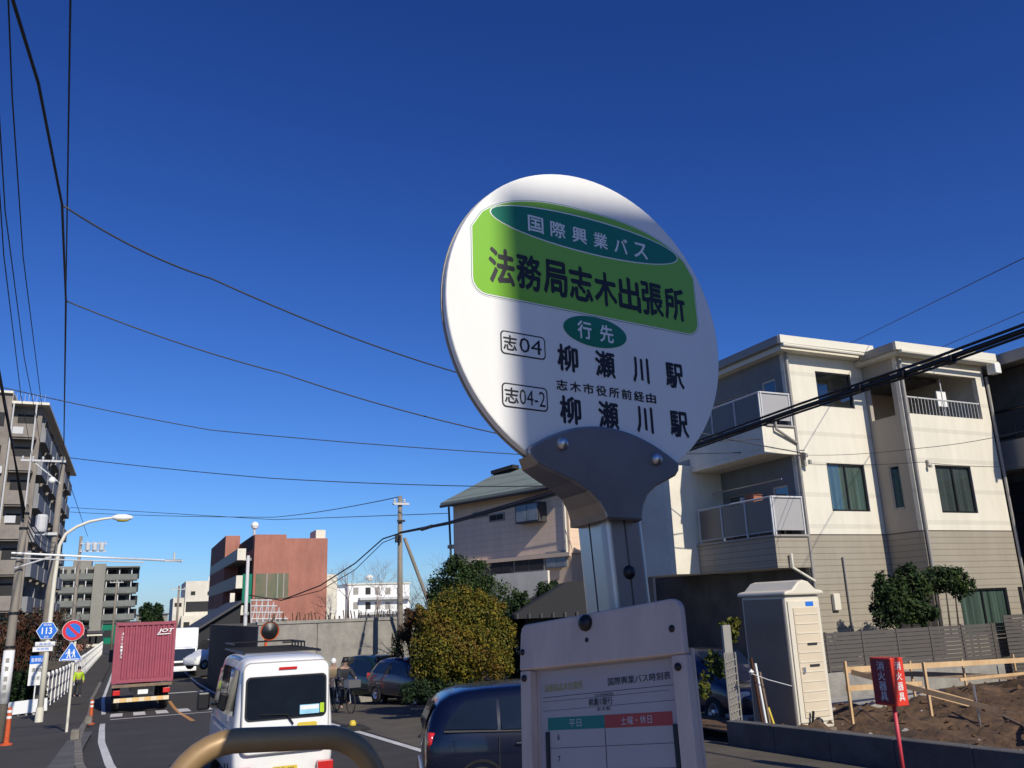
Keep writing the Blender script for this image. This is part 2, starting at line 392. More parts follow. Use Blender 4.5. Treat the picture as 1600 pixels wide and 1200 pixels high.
# ================================================================ GROUND, ROAD, PAVEMENTS
def strip(name, xl, xr, y0, y1, dz, m, step=1.5, kind='structure', parent=None, nx=1):
    mb = MB(); n = max(2, int((y1-y0)/step)); V = []; Fc = []
    for i in range(n+1):
        y = y0 + (y1-y0)*i/n
        a = xl(y) if callable(xl) else xl; b = xr(y) if callable(xr) else xr
        for j in range(nx+1): V.append((a+(b-a)*j/nx, y, gz(y)+dz))
    for i in range(n):
        for j in range(nx):
            k = i*(nx+1)+j; Fc.append((k, k+1, k+nx+2, k+nx+1))
    mb.add(V, Fc); o = mb.build(name, m, parent)
    if kind: o['kind'] = kind
    return o
def interp(tab):
    def f(y):
        if y <= tab[0][0]: return tab[0][1]
        for (a, va), (b, vb) in zip(tab, tab[1:]):
            if y <= b: return va + (vb-va)*(y-a)/(b-a)
        return tab[-1][1]
    return f
EL = interp([(-40,1.6),(3,1.5),(8,1.0),(12,.45),(18.6,-.17),(24,-.45),(30,-.58),(40,-.75),(52,-1.08),(80,-1.1),(200,-1.2)])   # left edge line
KL = lambda y: EL(y) - .45                                                                                            # left kerb
ER = interp([(-40,5.6),(14,5.15),(24,5.0),(36,4.5),(52,4.45),(62,4.2),(200,4.2)])
strip('ground', -300, 300, -60, 500, -.12, M['earth'], 4)
strip('road', KL, lambda y: 9.4 if y < 34 else 4.9, -60, 400, 0, M['asphalt'], 1.5)
strip('pavement', lambda y: -6, KL, -60, 400, .10, M['asphalt2'], 1.5)
strip('bounce_paving', lambda y: -6, KL, -60, 14, .104, mat('beige_bounce_paving', (.31,.25,.19), .85, scale=5, col2=(.25,.20,.155)), 2)  # unseen beige paving added to bounce warm light onto the timetable case
strip('roadside_apron', 5.25, 9.6, -60, 34, .006, mat('apron_asphalt', (.115,.098,.072), .92, scale=1.4, bump=.4, bscale=90, col2=(.085,.072,.054)), 1.5)
strip('parking_ground', 9.6, 40, 12.6, 40, -.01, M['asphalt2'], 3)
strip('left_yard', -40, -6, -60, 400, -.02, M['earth'], 4)
strip('edge_line', lambda y: EL(y)-.08, lambda y: EL(y)+.08, 2, 33.3, .008, M['paint'], .8)
strip('edge_line', lambda y: EL(y)-.08, lambda y: EL(y)+.08, 41, 130, .008, M['paint'], 1.5)
strip('edge_line', lambda y: ER(y)-.08, lambda y: ER(y)+.08, 12, 27, .010, M['paint'], .8)
strip('edge_line', lambda y: ER(y)-.08, lambda y: ER(y)+.08, 44, 130, .008, M['paint'], 1.5)
strip('centre_line', lambda y: 1.95, lambda y: 2.10, 30, 47, .008, M['orangeline'], 1)
strip('centre_line', lambda y: 1.95, lambda y: 2.10, 56, 130, .008, M['orangeline'], 1)
strip('stop_line', -.45, 3.4, 36.0, 36.45, .009, M['paint'], .4)
strip('stop_line', 2.1, 4.3, 53, 53.5, .009, M['paint'], .4)
cw = empty('crosswalk', (1.6, 39.5, gz(39.5)), kind='structure')
for k in range(7):
    x = -.5 + k*.85
    mb = MB()
    mb.add([(x-1.6, -1.2, gz(38.3)-gz(39.5)+.009), (x+.45-1.6, -1.2, gz(38.3)-gz(39.5)+.009), (x+.45-1.6, 1.4, gz(40.9)-gz(39.5)+.009), (x-1.6, 1.4, gz(40.9)-gz(39.5)+.009)], [(0,1,2,3)])
    mb.build('stripe', M['paint'], cw)
# kerb stones, one by one
kb = empty('kerb', (0, 14, gz(14)), kind='structure')
kbm = None
y = 13.0
while y < 66:
    x = KL(y+.3); a = math.atan2(KL(y+.6)-KL(y), .6)
    if kbm is None:
        o = MB().box(-.16, .0, -.29, .29, -.1, .13).build('kerb_stone', M['kerb'], kb, bevel=.015, seg=1); kbm = o
    else:
        o = kbm.copy(); COL.objects.link(o); o.parent = kb
    o.location = (x, y+.3-14, gz(y+.3)-gz(14) + random.uniform(-.006,.006)); o.rotation_euler = (math.atan2(gz(y+.6)-gz(y), .6), 0, -a)
    y += .6
kr = empty('kerb', (9.45, 9, gz(9)), kind='structure')
# drain cover and patches in the left pavement
tag(strip('asphalt_patch', -1.2, -.75, 16, 27, .106, M['concdark'], 1), kind='structure')

# building lot on the right behind the low wall
LZ = -.32
mb = MB(); nx, ny = 90, 60; rnd = random.Random(3)
lumps = [(17.5,11.2,.50,1.2),(20,12.6,.6,1.6),(15.2,9.6,.14,1.0),(13.6,11.4,.12,.7),(19,9.0,.30,1.6),(22.5,11.5,.6,2.0),(16.2,13.1,.30,.7),(18.3,13.2,.34,.5)]
V = []
for j in range(ny+1):
    for i in range(nx+1):
        x = 9.75 + (24-9.75)*i/nx; y = 2 + (15.4-2)*j/ny; z = LZ
        for lx, ly, h, s in lumps: z += h*math.exp(-((x-lx)**2+(y-ly)**2)/(s*s))
        if y < 14.2 and x > 10.4: z += rnd.gauss(0, .05) + .10*math.sin(x*2.3+y*1.7)*math.sin(y*3.1-x)
        V.append((x, y, z))
mb.add(V, [(j*(nx+1)+i, j*(nx+1)+i+1, (j+1)*(nx+1)+i+1, (j+1)*(nx+1)+i) for j in range(ny) for i in range(nx)])
struct(mb, 'soil_lot', M['soil'], smooth=True)
mb = MB()
for k in range(2600):
    i = rnd.randrange(len(V)); x, y, z = V[i]
    if x < 10.2 or y > 14: continue
    x += rnd.uniform(-.1,.1); y += rnd.uniform(-.1,.1); s = rnd.choice((.02,.03,.03,.05,.05,.09))
    p = [(x+s*rnd.uniform(-1,1)*.3+s*a, y+s*b, z+s*c*rnd.uniform(.5,1)) for a, b, c in ((1,0,0),(0,1,0),(-1,0,0),(0,-1,0),(0,0,.9),(0,0,-.6))]
    mb.add(p, [(0,1,4),(1,2,4),(2,3,4),(3,0,4)], k % 9 == 0)
mb.build('soil_clods', [M['soil'], M['gravel']], kind='stuff')
struct(MB().box(11.0, 17.5, 13.9, 15.3, LZ-.05, LZ+.06), 'gravel_strip', M['gravel'])
struct(MB().box(13.2, 34, 15.7, 27, -.9, .2), 'house_terrace', M['conc'])
# low dark wall along the road
lw = empty('low_wall', (9.6, 9, gz(9)), 0, 'low dark concrete wall along the pavement in front of the building lot', 'wall')
mb = MB()
ys = [3 + k*1.2 for k in range(9)]
for a, b in zip(ys, ys[1:]):
    m2 = MB(); b2 = min(b, 12.6); za = .16 if a < 6 else .16 - (a-6)*.035; zb = .16 if b2 < 6 else .16 - (b2-6)*.035
    m2.add([(9.5,a+.004,gz(a)-.1),(9.72,a+.004,gz(a)-.1),(9.72,b2-.004,gz(b2)-.1),(9.5,b2-.004,gz(b2)-.1),(9.5,a+.004,za),(9.72,a+.004,za),(9.72,b2-.004,zb),(9.5,b2-.004,zb)],
           [(0,3,2,1),(4,5,6,7),(0,1,5,4),(1,2,6,5),(2,3,7,6),(3,0,4,7)])
    m2.build('wall_block', M['concdark'], lw, world=True, bevel=.008, seg=1)

# ================================================================ HOUSE WITH BALCONIES
def window(parent, plane, a, b, z0, z1, c, fr=.05, sash=1, curtain=None, m='blackmetal', inset=.06, shutter=False):
    """plane 'Y': spans x a..b on the wall y=c facing -Y; plane 'X': spans y a..b on the wall x=c facing -X"""
    def bx(mb, u0, u1, d0, d1, w0, w1, mm=0):
        if plane == 'Y': mb.box(u0, u1, c+d0, c+d1, w0, w1, mm)
        else: mb.box(c+d0, c+d1, u0, u1, w0, w1, mm)
        return mb
    mb = MB()
    bx(mb, a-fr, a, -.03, inset, z0-fr, z1+fr); bx(mb, b, b+fr, -.03, inset, z0-fr, z1+fr)
    bx(mb, a, b, -.03, inset, z1, z1+fr); bx(mb, a, b, -.05, inset, z0-fr, z0)
    for k in range(1, sash+1):
        if sash > 1 and k < sash: bx(mb, a+(b-a)*k/sash-.025, a+(b-a)*k/sash+.025, -.012, inset-.01, z0, z1)
    w = mb.build('window', M[m], parent, world=True)
    for k in range(sash):
        u0 = a+(b-a)*k/sash+(.026 if k else .002); u1 = a+(b-a)*(k+1)/sash-(.026 if k < sash-1 else .002)
        p = bx(MB(), u0, u1, .0+.012*(k % 2), .008+.012*(k % 2), z0+.002, z1-.002)
        pn = MB(); pn.v = p.v; pn.f = p.f; pn.m = p.m
        off = Matrix.LocRotScale(parent.location, parent.rotation_euler, None).inverted()
        pn.v = [off @ v for v in pn.v]
        pn.build('pane', M['glass'], w)
    if curtain:
        cm = MB(); n = 24
        for k in range(n):
            t0, t1 = k/n, (k+1)/n; d0 = .045 if k % 2 else .028; d1 = .045 if (k+1) % 2 else .028
            if plane == 'Y': q = [(a+(b-a)*t0, c+d0, z0), (a+(b-a)*t1, c+d1, z0), (a+(b-a)*t1, c+d1, z1), (a+(b-a)*t0, c+d0, z1)]
            else: q = [(c+d0, a+(b-a)*t0, z0), (c+d1, a+(b-a)*t1, z0), (c+d1, a+(b-a)*t1, z1), (c+d0, a+(b-a)*t0, z1)]
            cm.add(q, [(0,1,2,3)])
        off = Matrix.LocRotScale(parent.location, parent.rotation_euler, None).inverted()
        cm.v = [off @ v for v in cm.v]
        cm.build('curtain', M[curtain], w)
    return w

H = empty('three_storey_house', (17.1, 18.3, .2), 0, 'cream three-storey house with grey lower siding and roadside balconies right of the bus stop sign', 'house')
def part(name, m, mb, **kw): return mb.build(name, M[m] if isinstance(m, str) else m, H, world=True, **kw)
ZS = 3.64     # level where grey siding gives way to cream
# walls with real openings are assembled from slabs: front wall A at y=18.3
def wall_y(mb, x0, x1, z0, z1, y, th, holes, m=0):
    xs = sorted({x0, x1, *[h[0] for h in holes], *[h[1] for h in holes]}); 
    for a, b in zip(xs, xs[1:]):
        hs = sorted([h for h in holes if h[0] <= a+1e-6 and h[1] >= b-1e-6], key=lambda h: h[2]); z = z0
        for h in hs:
            if h[2] > z: mb.box(a, b, y, y+th, z, h[2], m)
            z = h[3]
        if z < z1: mb.box(a, b, y, y+th, z, z1, m)
def wall_x(mb, y0, y1, z0, z1, x, th, holes, m=0):
    ys_ = sorted({y0, y1, *[h[0] for h in holes], *[h[1] for h in holes]})
    for a, b in zip(ys_, ys_[1:]):
        hs = sorted([h for h in holes if h[0] <= a+1e-6 and h[1] >= b-1e-6], key=lambda h: h[2]); z = z0
        for h in hs:
            if h[2] > z: mb.box(x, x+th, a, b, z, h[2], m)
            z = h[3]
        if z < z1: mb.box(x, x+th, a, b, z, z1, m)
mb = MB(); wall_y(mb, 17.1, 20.2, ZS, 8.95, 18.3, .14, [(18.25,19.72,4.30,5.70),(18.28,19.70,7.42,8.50)]); part('front_wall', 'white_siding', mb)
mb = MB(); wall_y(mb, 17.1, 20.2, .2, ZS-.02, 18.29, .14, []); part('lower_wall', 'greysiding', mb)
mb = MB(); wall_y(mb, 20.2, 23.9, ZS, 8.75, 17.0, .14, [(21.1,22.6,4.14,5.53),(20.36,23.55,7.03,8.35)]); part('front_wall', 'white_siding', mb)
mb = MB(); wall_y(mb, 20.2, 23.9, .2, ZS-.02, 16.99, .14, [(21.2,23.2,.75,2.0)]); part('lower_wall', 'greysiding', mb)
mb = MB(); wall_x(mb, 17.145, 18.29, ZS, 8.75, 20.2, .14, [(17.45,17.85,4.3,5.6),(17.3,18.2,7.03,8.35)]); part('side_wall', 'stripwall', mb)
mb = MB(); wall_x(mb, 17.135, 18.28, .2, ZS-.02, 20.2, .14, []); part('lower_wall', 'greysiding', mb)
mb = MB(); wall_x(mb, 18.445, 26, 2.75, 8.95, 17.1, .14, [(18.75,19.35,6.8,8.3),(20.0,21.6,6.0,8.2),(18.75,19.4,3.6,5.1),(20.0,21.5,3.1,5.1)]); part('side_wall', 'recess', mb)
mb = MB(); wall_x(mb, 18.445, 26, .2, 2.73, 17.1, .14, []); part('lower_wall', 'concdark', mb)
mb = MB(); mb.box(23.76, 23.9, 17.15, 26, .2, 8.75); mb.box(17.1, 23.9, 26.01, 26.15, .2, 8.9); part('rear_wall', 'cream2', mb)
# floors inside so rooms are dark and closed
mb = MB(); mb.box(17.3, 23.7, 18.5, 25.9, 3.1, 3.25); mb.box(17.3, 23.7, 18.5, 25.9, 6.15, 6.3); mb.box(17.3,23.7,18.5,25.9,8.6,8.7)
mb.box(17.3, 23.7, 19.3, 19.4, .2, 5.95); mb.box(20.36,23.7,17.2,18.4,3.2,3.3); mb.box(20.36,23.7,18.45,18.5,3.3,6.1); part('floor_slab', 'curtain2', mb)
# roof
mb = MB(); mb.box(16.75, 20.35, 17.95, 26.3, 9.10, 9.26); part('roof', 'trimgrey', mb)
mb = MB(); mb.box(16.68, 20.35, 17.86, 17.95, 9.12, 9.36); part('fascia', 'fascia', mb)
mb = MB(); mb.box(16.66, 16.75, 17.95, 26.3, 9.12, 9.36); part('fascia', 'trimgrey', mb)
mb = MB(); mb.box(16.80, 20.35, 18.0, 26.2, 8.95, 9.095); part('soffit', 'fascia', mb)
mb = MB(); mb.tube([(16.7,17.82,9.04),(20.1,17.82,9.02)], .055, 8); part('gutter', 'fascia', mb)
mb = MB(); mb.box(20.05, 24.1, 16.72, 26.2, 8.93, 9.06); part('roof', 'trimgrey', mb)
mb = MB(); mb.box(19.85, 24.15, 16.62, 16.72, 8.84, 9.08); part('fascia', 'fascia', mb)
mb = MB(); mb.box(19.85, 19.94, 16.72, 18.0, 8.84, 9.08); part('fascia', 'trimgrey', mb)
mb = MB(); mb.box(19.95, 24.05, 16.75, 26.1, 8.752, 8.925); part('soffit', 'fascia', mb)
mb = MB(); mb.tube([(19.95,16.57,8.78),(24.1,16.57,8.75)], .055, 8); part('gutter', 'fascia', mb)
mb = MB(); mb.box(23.86,24.12,16.5,16.8,8.42,8.74); part('rainwater_head', 'white', mb, bevel=.02)
for pts in ([(17.16,18.22,9.0),(17.16,18.22,6.3),(17.16,18.22,.3)], [(20.27,16.93,8.7),(20.27,16.93,.3)], [(23.98,16.95,8.4),(23.98,16.95,.3)]):
    mb = MB().tube(pts, .045, 8); part('downpipe', 'trimgrey', mb)
for z, m_ in ((6.95,'trimgrey'),(3.1,'fascia')):
    mb = MB().tube([(16.35,18.1,z),(16.35,18.1,z-.38),(17.12,18.16,z-.75)], .04, 8); part('downpipe', m_, mb)
# windows
window(H, 'Y', 18.30, 19.67, 4.35, 5.65, 18.36, sash=2, curtain='curtain')
window(H, 'Y', 18.33, 19.65, 7.47, 8.45, 18.36, sash=1, curtain=None)
window(H, 'Y', 21.15, 22.55, 4.19, 5.48, 17.06, sash=2, curtain='curtain2')
window(H, 'Y', 21.25, 23.15, .8, 1.95, 17.05, sash=2, curtain='curtain')
window(H, 'X', 17.5, 17.8, 4.35, 5.55, 20.24, sash=1, m='trimgrey')
window(H, 'X', 18.8, 19.3, 6.85, 8.25, 17.16, sash=1, m='fascia')
window(H, 'X', 20.05, 21.55, 6.05, 8.15, 17.16, sash=2, m='trimgrey')
window(H, 'X', 18.8, 19.35, 3.65, 5.05, 17.16, sash=1, m='fascia')
window(H, 'X', 20.05, 21.45, 3.15, 5.05, 17.16, sash=2, m='trimgrey', curtain='curtain2')
# projecting balconies toward the road (x 15.93..17.1)
mb = MB(); mb.box(15.93, 17.095, 18.2, 21.7, 5.88, 6.02); mb.box(15.93, 16.03, 18.2, 24.2, 6.021, 6.68); mb.box(16.031, 17.095, 18.2, 18.29, 6.021, 6.66); part('balcony_parapet', 'cream', mb, bevel=.01)
mb = MB(); mb.box(15.93, 17.095, 18.2, 21.7, 2.72, 2.86); mb.box(15.93, 16.03, 18.2, 21.69, 2.861, 3.56); mb.box(16.031, 17.095, 18.2, 18.29, 2.861, 3.54); part('balcony_parapet', 'greysiding', mb, bevel=.01)
mb = MB(); mb.box(15.88, 16.08, 18.15, 21.69, 3.565, 3.62); mb.box(16.09,17.095,18.15,18.34,3.565,3.62); part('coping', 'trimgrey', mb)
mb = MB(); mb.box(15.88, 16.08, 18.15, 21.69, 6.685, 6.74); mb.box(16.09,17.095,18.15,18.34,6.665,6.72); part('coping', 'trimgrey', mb)
def railing(z0, z1, y1):
    g = MB(); g.tube([(15.98,18.22,z1),(15.98,y1,z1)], .03, 8); g.tube([(15.98,18.22,z1),(17.08,18.22,z1)], .03, 8)
    g.tube([(15.98,18.22,z0+.12),(15.98,y1,z0+.12)], .018, 6)
    r = g.build('railing', M['palegrey'], H, world=True)
    inv = Matrix.Translation(-Vector(H.location))
    n = int((y1-18.25)/.86)
    for k in range(n+1):
        yy = 18.25 + (y1-18.3)*k/n
        p = MB().box(15.95, 16.0, yy-.022, yy+.022, z0, z1); p.v = [inv @ v for v in p.v]; p.build('baluster', M['palegrey'], r)
        if k < n:
            y2 = 18.25 + (y1-18.3)*(k+1)/n
            p = MB().box(15.972, 15.982, yy+.03, y2-.03, z0+.14, z1-.05); p.v = [inv @ v for v in p.v]; p.build('rail_panel', M['panel'], r)
    p = MB().box(16.05, 17.02, 18.215, 18.225, z0+.14, z1-.05); p.v = [inv @ v for v in p.v]; p.build('rail_panel', M['gpanel'], r)
    for xx in (16.02, 17.05):
        p = MB().box(xx-.02, xx+.02, 18.2, 18.24, z0, z1); p.v = [inv @ v for v in p.v]; p.build('baluster', M['palegrey'], r)
railing(6.72, 7.66, 21.6); railing(3.60, 4.66, 21.6)
# clothes and boxes on the lower balcony
mb = MB(); mb.box(16.5,16.9,19.6,19.95,4.2,4.95); part('hanging_laundry', mat('faded_red_cloth',(.35,.13,.08),.9), mb, bevel=.04)
mb = MB(); mb.box(16.5,16.8,20.05,20.2,4.1,4.9); part('hanging_laundry', 'palegrey', mb, bevel=.04)
mb = MB(); mb.tube([(16.6,18.4,5.2),(16.6,21.6,5.2)], .02, 6); part('drying_pole', 'metal', mb)
# closed wing beyond the balconies
mb = MB(); mb.box(15.08, 17.09, 21.72, 22.02, 2.74, 6.1); part('wing_fin', 'cream', mb)
mb = MB(); wall_x(mb, 22.025, 24.4, 2.74, 6.1, 15.09, .14, [(23.55,23.75,4.6,5.9),(24.0,24.2,4.6,5.9)]); mb.box(15.24,17.09,22.03,24.4,5.9,6.09); mb.box(15.24,17.09,22.03,24.4,2.75,2.9); mb.box(15.24,17.09,24.26,24.4,2.91,5.89); part('wing_wall', 'cream2', mb)
for a in (23.58, 24.03):
    window(H, 'X', a, a+.14, 4.64, 5.86, 15.14, fr=.03, sash=1)
mb = MB(); mb.box(15.9,17.09,21.72,24.4,6.105,6.3); part('coping', 'trimgrey', mb)
# roof terrace opening of block B: rail and inner wall
mb = MB(); mb.tube([(20.37,17.05,7.55),(23.54,17.05,7.52)], .025, 6); mb.tube([(22.3,17.3,7.0),(22.3,17.3,8.3)], .02, 6)
for k in range(22):
    mb.tube([(20.5+k*.14,17.05,7.03),(20.5+k*.14,17.05,7.55)], .009, 4)
part('railing', 'palegrey', mb)
mb = MB(); mb.box(20.36,23.74,20.3,20.4,6.31,8.58); part('terrace_wall', 'tan', mb)
mb = MB(); mb.box(21.2,22.0,20.2,20.28,7.6,7.72); mb.box(21.2,22.0,20.2,20.28,7.8,7.92); mb.box(21.2,22.0,20.2,20.28,7.4,7.52); part('louvre', 'fascia', mb)
mb = MB(); mb.box(22.4,22.8,17.55,17.6,7.5,8.0); part('hanging_laundry', 'white', mb)
# meter, cable anchors, outlets
mb = MB(); mb.box(17.75,17.98,18.17,18.285,1.55,2.0); part('electric_meter', 'fascia', mb, bevel=.02)
mb = MB(); mb.box(17.3,17.36,18.16,18.295,5.55,5.95); mb.tube([(17.33,18.1,5.9),(17.33,18.1,5.8)],.05,8); mb.tube([(17.42,18.08,5.72),(17.42,18.08,5.6)],.05,8); part('cable_anchor', 'trimgrey', mb)
mb = MB(); mb.box(20.75,20.8,16.93,16.99,5.45,5.65); mb.tube([(20.78,16.88,5.5),(20.78,16.88,5.42)],.05,8); part('cable_anchor', 'trimgrey', mb)
mb = MB(); mb.tube([(18.35,18.24,3.0),(18.35,18.24,.6)], .03, 6); part('downpipe', 'trimgrey', mb)
# solar panels on the roof edge
mb = MB(); mb.box(17.2,19.5,19.5,23.5,9.27,9.34); part('roof_panel', 'dark', mb)

# fence and block wall at the foot of the house
FN = empty('slatted_fence', (17.5, 15.5, -.3), 0, 'taupe aluminium slat fence on a concrete base at the foot of the cream house', 'fence')
fx = [13.6 + k*1.12 for k in range(8)]
MB().box(13.55, 21.5, 15.44, 15.6, -.5, .24).build('base_wall', M['conc'], FN, world=True)
for x in fx: MB().box(x-.025, x+.025, 15.47, 15.53, .245, 1.13).build('post', M['fence'], FN, world=True)
for a, b in zip(fx, fx[1:]):
    mb = MB()
    for k in range(9): mb.box(a+.03, b-.03, 15.485, 15.5, .27+k*.095, .27+k*.095+.082)
    mb.build('slat_panel', M['fence'], FN, world=True)
GP = empty('side_gate', (21.5, 15.3, .2), 0, 'tall taupe gate post and panel at the right end of the slat fence', 'gate')
for x in (21.35, 21.62, 21.9): MB().box(x-.03, x+.03, 15.2, 15.3, -.3, 2.0 if x < 21.8 else 1.9).build('post', M['fence'], GP, world=True)
mb = MB()
for k in range(16): mb.box(20.5, 21.3, 15.25, 15.27, -.2+k*.095, -.2+k*.095+.08)
mb.build('slat_panel', M['fence'], GP, world=True)
BW = empty('neighbour_garden_wall', (23, 15, -.3), 0, 'pale block garden wall with dark gate gap at the right edge, beside the gate', 'wall')
MB().box(22.6, 27, 14.9, 15.1, -.4, 1.9).build('wall_panel', M['conc'], BW, world=True)
MB().box(22.02, 22.3, 15.1, 15.2, -.4, 1.1).build('white_pillar', M['white'], BW, world=True)
MB().box(22.3, 22.58, 15.5, 15.6, -.4, 1.9).build('dark_door', M['dark'], BW, world=True)

# darker house at the right edge
N = empty('dark_grey_house', (27, 15, 0), 0, 'shaded grey house with balcony rail cut by the right edge beyond the cream house', 'house')
a = hx(1545, 600, 24.9)
def np_(name, m, mb, **kw): return mb.build(name, M[m], N, world=True, **kw)
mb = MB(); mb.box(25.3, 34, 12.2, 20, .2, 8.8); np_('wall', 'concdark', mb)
mb = MB(); mb.box(24.4, 35, 11.6, 20.4, 8.85, 9.05); np_('roof', 'trimgrey', mb)
mb = MB(); mb.box(24.35, 24.45, 11.6, 20.4, 8.75, 9.1); np_('fascia', 'trimgrey', mb)
mb = MB(); mb.box(24.5, 25.29, 13, 19.2, 5.5, 6.4); np_('balcony_parapet', 'trimgrey', mb)
mb = MB(); mb.tube([(24.55,13,7.35),(24.55,19.2,7.35)], .04, 6); mb.tube([(24.55,13,6.5),(24.55,19.2,6.5)], .03, 6)
for k in range(6): mb.tube([(24.55,13.1+k*1.2,6.4),(24.55,13.1+k*1.2,7.35)], .025, 6)
np_('railing', 'blackmetal', mb)
mb = MB(); mb.box(25.2,25.29,14,15.6,6.5,8.2); np_('window', 'dark', mb)
mb = MB(); mb.box(24.5, 25.29, 13, 19.2, 2.7, 3.2); mb.box(25.2,25.29,14,18,3.3,5.2); np_('window', 'dark', mb)
mb = MB(); mb.tube([(24.6,12.5,4.2),(24.6,19,4.2)], .04, 6); mb.tube([(24.6,16,.2),(24.6,16,4.2)], .03, 6); np_('railing', 'blackmetal', mb)
# ================================================================ BUS STOP
BS = empty('bus_stop', (.80, 1.34, .05), 0, 'round white and green bus stop sign with timetable case on an aluminium post, nearest thing', 'bus stop')
dc = Vector((.7246, 1.2325, 2.4404))
dn = Vector((.09925, -.99432, .03839)); du0 = Vector((.99506, .09932, 0)); dv0 = dn.cross(du0); dv0 = dv0 if dv0.z > 0 else -dv0
ra = radians(-1.6); du = du0*cos(ra) + dv0*sin(ra); dv = dv0*cos(ra) - du0*sin(ra)
def DM(u, v, off): return Matrix(((du.x, dv.x, dn.x, 0), (du.y, dv.y, dn.y, 0), (du.z, dv.z, dn.z, 0), (0,0,0,1))).copy() if False else Matrix.Translation(dc + du*u + dv*v + dn*off) @ Matrix(((du.x, dv.x, dn.x, 0), (du.y, dv.y, dn.y, 0), (du.z, dv.z, dn.z, 0), (0,0,0,1)))
def plate(name, pts, off, th, m, parent=BS, o=None, ax=None, ay=None, n=None, bevel=0):
    return MB().prism(pts, (o or dc) + (n or dn)*off, ax or du, ay or dv, n or dn, th).build(name, m, parent, world=True, bevel=bevel)
disc = plate('sign_disc', ellipse(0, 0, .295, .295, 96), -.016, .016, M['signwhite'], bevel=.003)
plate('rim', ellipse(0, 0, .2965, .2965, 96), -.020, .0035, M['trimgrey'])
# lime panel with an arched top, thin pale outline
def arched(x, y0, y1, top, r, n=24):
    p = [(-x+r*(1-cos(radians(a))), y0+r*(1-sin(radians(a)))) for a in (90,70,45,20,0)]
    p = [(-x+r, y0)] + [(-x+r-r*sin(radians(a)), y0+r-r*cos(radians(a))) for a in (20,45,70,90)]
    q = [(-x, y1)]
    for k in range(1, n):
        t = -1+2*k/n; q.append((x*t, y1 + (top-y1)*(1-abs(t)**2.6)**.62))
    q.append((x, y1))
    e = [(x-r+r*cos(radians(a)), y0+r-r*sin(radians(a))) for a in (0,20,45,70,90)]
    return [p[0]] + [(-x, y0+r)] * 0 + list(reversed([])) + p[1:] + q + e
plate('outline', arched(.2505, .009, .135, .2275, .03), 0, .0006, M['white'])
plate('outline', arched(.2485, .011, .135, .2255, .028), .0006, .0002, M['dgreen'])
plate('outline', arched(.2475, .012, .135, .2245, .027), .0008, .0002, M['white'])
plate('name_panel', arched(.2455, .014, .135, .2225, .026), .001, .0003, M['green'])
plate('outline', ellipse(0, .172, .2115, .0375), .0013, .0002, M['white'])
plate('operator_oval', ellipse(0, .172, .209, .035), .0015, .0003, M['dgreen'])
plate('destination_oval', ellipse(0, -.019, .069, .029), .0005, .0003, M['dgreen'])
for k, ch in enumerate('国際興業バス'):
    x = -.118 + k*.0472; text(ch, .032, .032, M['white'], DM(x, .168, .0021), BS, .030, world=True)
for k, ch in enumerate('法務局志木出張所'):
    text(ch, .0505, .068, M['ink'], DM(-.190 + k*.0545, .070, .0016), BS, .060, world=True)
for k, ch in enumerate('行先'): text(ch, .030, .034, M['white'], DM(-.024+k*.048, -.019, .001), BS, .035, world=True)
for y in (-.078, -.172):
    for k, ch in enumerate('柳瀬川駅'): text(ch, .043 if ch != '川' else .037, .049, M['ink'], DM(-.063 + k*.0795, y, .0006), BS, .060, world=True)
for k, ch in enumerate('志木市役所前経由'):
    text(ch, .0225, .0190, M['ink'], DM(-.078 + k*.0275, -.129, .0006), BS, .045, world=True)
for y, s in ((-.068, '04'), (-.160, '04-2')):
    plate('route_box', rrect(-.196, -.108, y-.021, y+.021, .008), 0, .0005, M['ink'])
    plate('route_box', rrect(-.1935, -.1105, y-.0185, y+.0185, .006), .0005, .0003, M['signwhite'])
    text('志', .026, .027, M['ink'], DM(-.178, y, .0012), BS, .035, world=True)
    text(s, .044 if len(s) == 2 else .050, .027, M['ink'], DM(-.138, y, .0012), BS, .004, world=True)
# flared bracket: lens-shaped head sweeping down into the post
def bracket_prof(k):
    pts = []
    for i in range(25):
        t = -1+2*i/24; pts.append((.158*t*k, -.249 + .052*(1-t*t)*(1 if k > .98 else .9)))
    right = [(.156,-.262),(.148,-.272),(.125,-.283),(.100,-.295),(.082,-.310),(.072,-.328),(.067,-.346),(.066,-.356)]
    left = [(-.156,-.260),(-.140,-.274),(-.108,-.286),(-.072,-.298),(-.044,-.312),(-.024,-.330),(-.014,-.345),(-.010,-.356)]
    pts += [(x*k, y) for x, y in right] + [(x*k, y) for x, y in reversed(left)]
    return pts
plate('bracket', bracket_prof(1), .002, .010, M['metalflat'], bevel=.004)
# rear cheek and side webs: thin behind the disc, flaring back to the depth of the post
def boff(y): t = max(0, min(1, (-.258-y)/.098)); return -.022 - .078*t**.75
prl = [(-.153,-.260),(-.137,-.274),(-.106,-.286),(-.071,-.298),(-.043,-.312),(-.023,-.330),(-.013,-.345),(-.009,-.356)]; prr = [(.153,-.262),(.145,-.272),(.123,-.283),(.098,-.295),(.081,-.310),(.071,-.328),(.066,-.346),(.065,-.356)]
for s in (1, -1):
    mb = MB(); pr = prl if s > 0 else prr
    for (x0, y0), (x1, y1) in zip(pr, pr[1:]):
        a0 = dc + du*x0 + dv*y0; a1 = dc + du*x1 + dv*y1
        mb.add([a0 + dn*boff(y0), a1 + dn*boff(y1), a1 + dn*.004, a0 + dn*.004], [(0,1,2,3) if s < 0 else (3,2,1,0)])
    mb.build('bracket_web', M['metalflat'], BS, world=True, smooth=True)
mb = MB()
